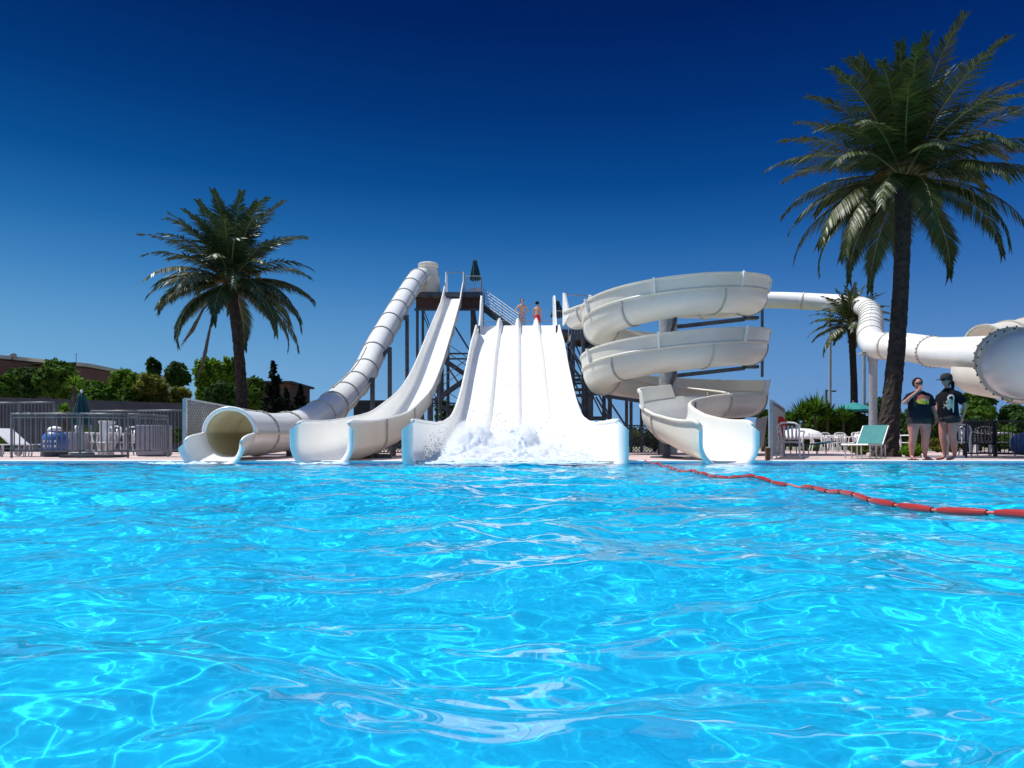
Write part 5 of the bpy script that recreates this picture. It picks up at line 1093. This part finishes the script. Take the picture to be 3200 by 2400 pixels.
def person_two():
    T = local('person', 'barefoot person in a black cap and black shirt with a pale print', 'person', 'people at the pool edge')
    # built facing -x (to the left in the picture)
    vs = [Vector((.03, 0, .93))]; es = []; rd_ = [(.15, .15)]
    chain(vs, es, rd_, [(.02, 0, 1.06), (.0, 0, 1.20), (.015, 0, 1.34), (.02, 0, 1.44), (-.01, 0, 1.51), (-.035, 0, 1.57)], [(.145, .15), (.14, .15), (.12, .15), (.08, .09), .055, .052], 0)
    for (sy, dx) in ((-.085, .035), (.085, -.055)):
        kx = .02+dx*.6
        h = chain(vs, es, rd_, [(.03+dx*.4, sy, .82), (.02+dx*.7, sy, .66), (.0+dx, sy, .50), (.04+dx, sy, .34), (.05+dx, sy, .19), (.05+dx, sy, .08)], [.13, .112, .07, .075, .048, .038], 0)
        chain(vs, es, rd_, [(.0+dx, sy, .042), (-.10+dx, sy*1.1, .026), (-.155+dx, sy*1.15, .02)], [.036, .030, .02], h)
    a = chain(vs, es, rd_, [(.06, -.17, 1.36), (.17, -.19, 1.27), (.24, -.19, 1.14), (.25, -.16, 1.00), (.24, -.12, .90)], [.06, .05, .042, .034, .025], 3)
    hand(vs, es, rd_, vs[a], (-.1, .1, -1), (0, 1, 0), 1, .3)
    a = chain(vs, es, rd_, [(.0, .17, 1.36), (-.06, .20, 1.22), (-.10, .20, 1.08), (-.16, .16, .98), (-.18, .10, .92)], [.06, .05, .042, .034, .025], 3)
    hand(vs, es, rd_, vs[a], (-.4, -.5, -.7), (0, -1, 0), 1, .3)
    me = skinmesh(vs, es, rd_); b = MB(); join_mesh(b, me); head_mesh(b, (-.045, 0, 1.64), .098, yaw=-PI/2+.25); b.build('body', M['skin'], T, smooth=True)
    b = MB(); loft(b, [(.03, 0, .84, .175, .20), (.03, 0, .90, .18, .205), (.015, 0, 1.0, .175, .205), (0, 0, 1.10, .18, .205), (-.005, 0, 1.20, .178, .205), (.005, 0, 1.30, .172, .205), (.015, 0, 1.38, .15, .20), (.018, 0, 1.43, .125, .165), (.01, 0, 1.475, .09, .10), (.0, 0, 1.49, .068, .07)])
    b.tube([(.04, -.14, 1.39), (.08, -.18, 1.34), (.15, -.195, 1.26), (.19, -.20, 1.19)], [.065, .08, .078, .08], 12, cap=False); b.tube([(.0, .14, 1.38), (-.03, .19, 1.32), (-.06, .20, 1.22)], [.065, .08, .08], 12, cap=False)
    b.build('shirt', shirtmat('pale_print_black_shirt', (.008, .008, .012), [(-.075, 1.27, .055, .085, (.50, .47, .40), .6, .60), (-.11, 1.20, .045, .05, (.24, .28, .24), 2.6, 0), (-.09, 1.12, .06, .07, (.36, .36, .30), 2.8, 0), (-.04, 1.10, .012, .12, (.5, .47, .42), 1.0, 0)]), T, smooth=True)
    b = MB(); loft(b, [(.02, 0, .785, .08, .06), (.02, 0, .795, .15, .17), (.03, 0, .81, .178, .222), (.03, 0, .86, .182, .225), (.03, 0, .92, .175, .215)])
    for sy, dx in ((-.085, .035), (.085, -.055)): b.tube([(.03+dx*.3, sy, .87), (.03+dx*.55, sy, .775)], [.142, .136], 14, cap=False)
    b.build('shorts', M['capcloth'], T, smooth=True)
    b = MB(); vs_ = []; b.lathe([(.116, -.02), (.118, .03), (.105, .085), (.07, .12), (.02, .13)], (-.035, 0, 1.68), 20); b.box((-.17, .0, 1.675), (.11, .15, .014), rot=Matrix.Rotation(-.18, 3, 'Y')); b.build('cap', M['capcloth'], T, smooth='auto')
    b = MB(); b.ball((-.015, 0, 1.645), .106, 14, sc_=(.9, .85, 1)); b.v = [Vector((max(v.x, -.02), v.y, v.z)) for v in b.v]; b.tube([(.07, 0, 1.66), (.115, 0, 1.60), (.12, 0, 1.50), (.115, 0, 1.44)], [.03, .04, .03, .01], 8); b.build('hair', M['hair'], T, smooth=True)
    b = MB(); b.box((-.135, -.035, 1.655), (.03, .05, .035)); b.box((-.09, -.085, 1.66), (.09, .01, .012)); b.build('sunglasses', M['black'], T)
    return T
p2_ = person_two(); place(p2_, (P(2962, 1400, 15.65).x, 15.65, .052), .18); p2_.scale = (1.02, 1.02, 1.03)
def person_far(label, loc, hs, skinm, shortm, pose, rz):
    T = local('person', label, 'person', 'people on the middle platform')
    vs = [Vector((0, 0, .92))]; es = []; rd_ = [(.13, .10)]
    chain(vs, es, rd_, [(0, 0, 1.08), (0, 0, 1.25), (0, 0, 1.36), (0, 0, 1.44), (0, 0, 1.50), (0, 0, 1.56)], [(.12, .09), (.15, .10), (.15, .10), (.07, .06), .05, .05], 0)
    for sx in (-1, 1):
        h = chain(vs, es, rd_, [(sx*.09, 0, .82), (sx*.11, 0, .5), (sx*.12, .01, .32), (sx*.12, .02, .08)], [.085, .055, .055, .035], 0); chain(vs, es, rd_, [(sx*.13, -.05, .04), (sx*.14, -.14, .025)], [.035, .02], h)
        if pose == 'hips': a = chain(vs, es, rd_, [(sx*.17, 0, 1.38), (sx*.30, .03, 1.22), (sx*.36, .02, 1.12), (sx*.25, -.04, 1.03), (sx*.17, -.07, 1.0)], [.055, .045, .04, .032, .025], 3); hd = (-sx*.8, -.3, -.4)
        else: a = chain(vs, es, rd_, [(sx*.19, 0, 1.38), (sx*.23, 0, 1.22), (sx*.25, 0, 1.08), (sx*.25, -.03, .95), (sx*.25, -.05, .86)], [.055, .045, .04, .032, .025], 3); hd = (0, -.1, -1)
        hand(vs, es, rd_, vs[a], hd, (-sx, 0, .1), 1, .3)
    me = skinmesh(vs, es, rd_); b = MB(); join_mesh(b, me); head_mesh(b, (0, -.01, 1.63), .098); b.build('body', skinm, T, smooth=True)
    b = MB(); loft(b, [(0, 0, .80, .175, .12), (0, 0, .90, .17, .12), (0, 0, 1.02, .15, .11)])
    for sx in (-1, 1): b.tube([(sx*.09, 0, .84), (sx*.10, 0, .72), (sx*.11, 0, .60)], [.09, .10, .095], 12, cap=False)
    b.build('shorts', shortm, T, smooth=True)
    b = MB(); b.ball((0, .012, 1.665), .108, 14); b.v = [Vector((v.x, max(v.y, -.05+.25*max(0, 1.71-v.z)), v.z)) for v in b.v]; b.build('hair', M['hair'], T, smooth=True)
    place(T, loc, rz); T.scale = (hs,)*3; return T
person_far('bare chested person standing with hands on hips on the middle platform', (P(1631, 1000, 39.9).x, 39.9, 6.55), 1.0, M['skin2'], M['lilacshorts'], 'hips', .2)
person_far('bare chested person in red swim shorts on the middle platform', (P(1679, 1000, 39.9).x, 39.9, 6.42), 1.0, M['skin2'], M['shorts'], 'down', 2.6)
for o in sc.objects:
    if '_org' in o.keys(): del o['_org']
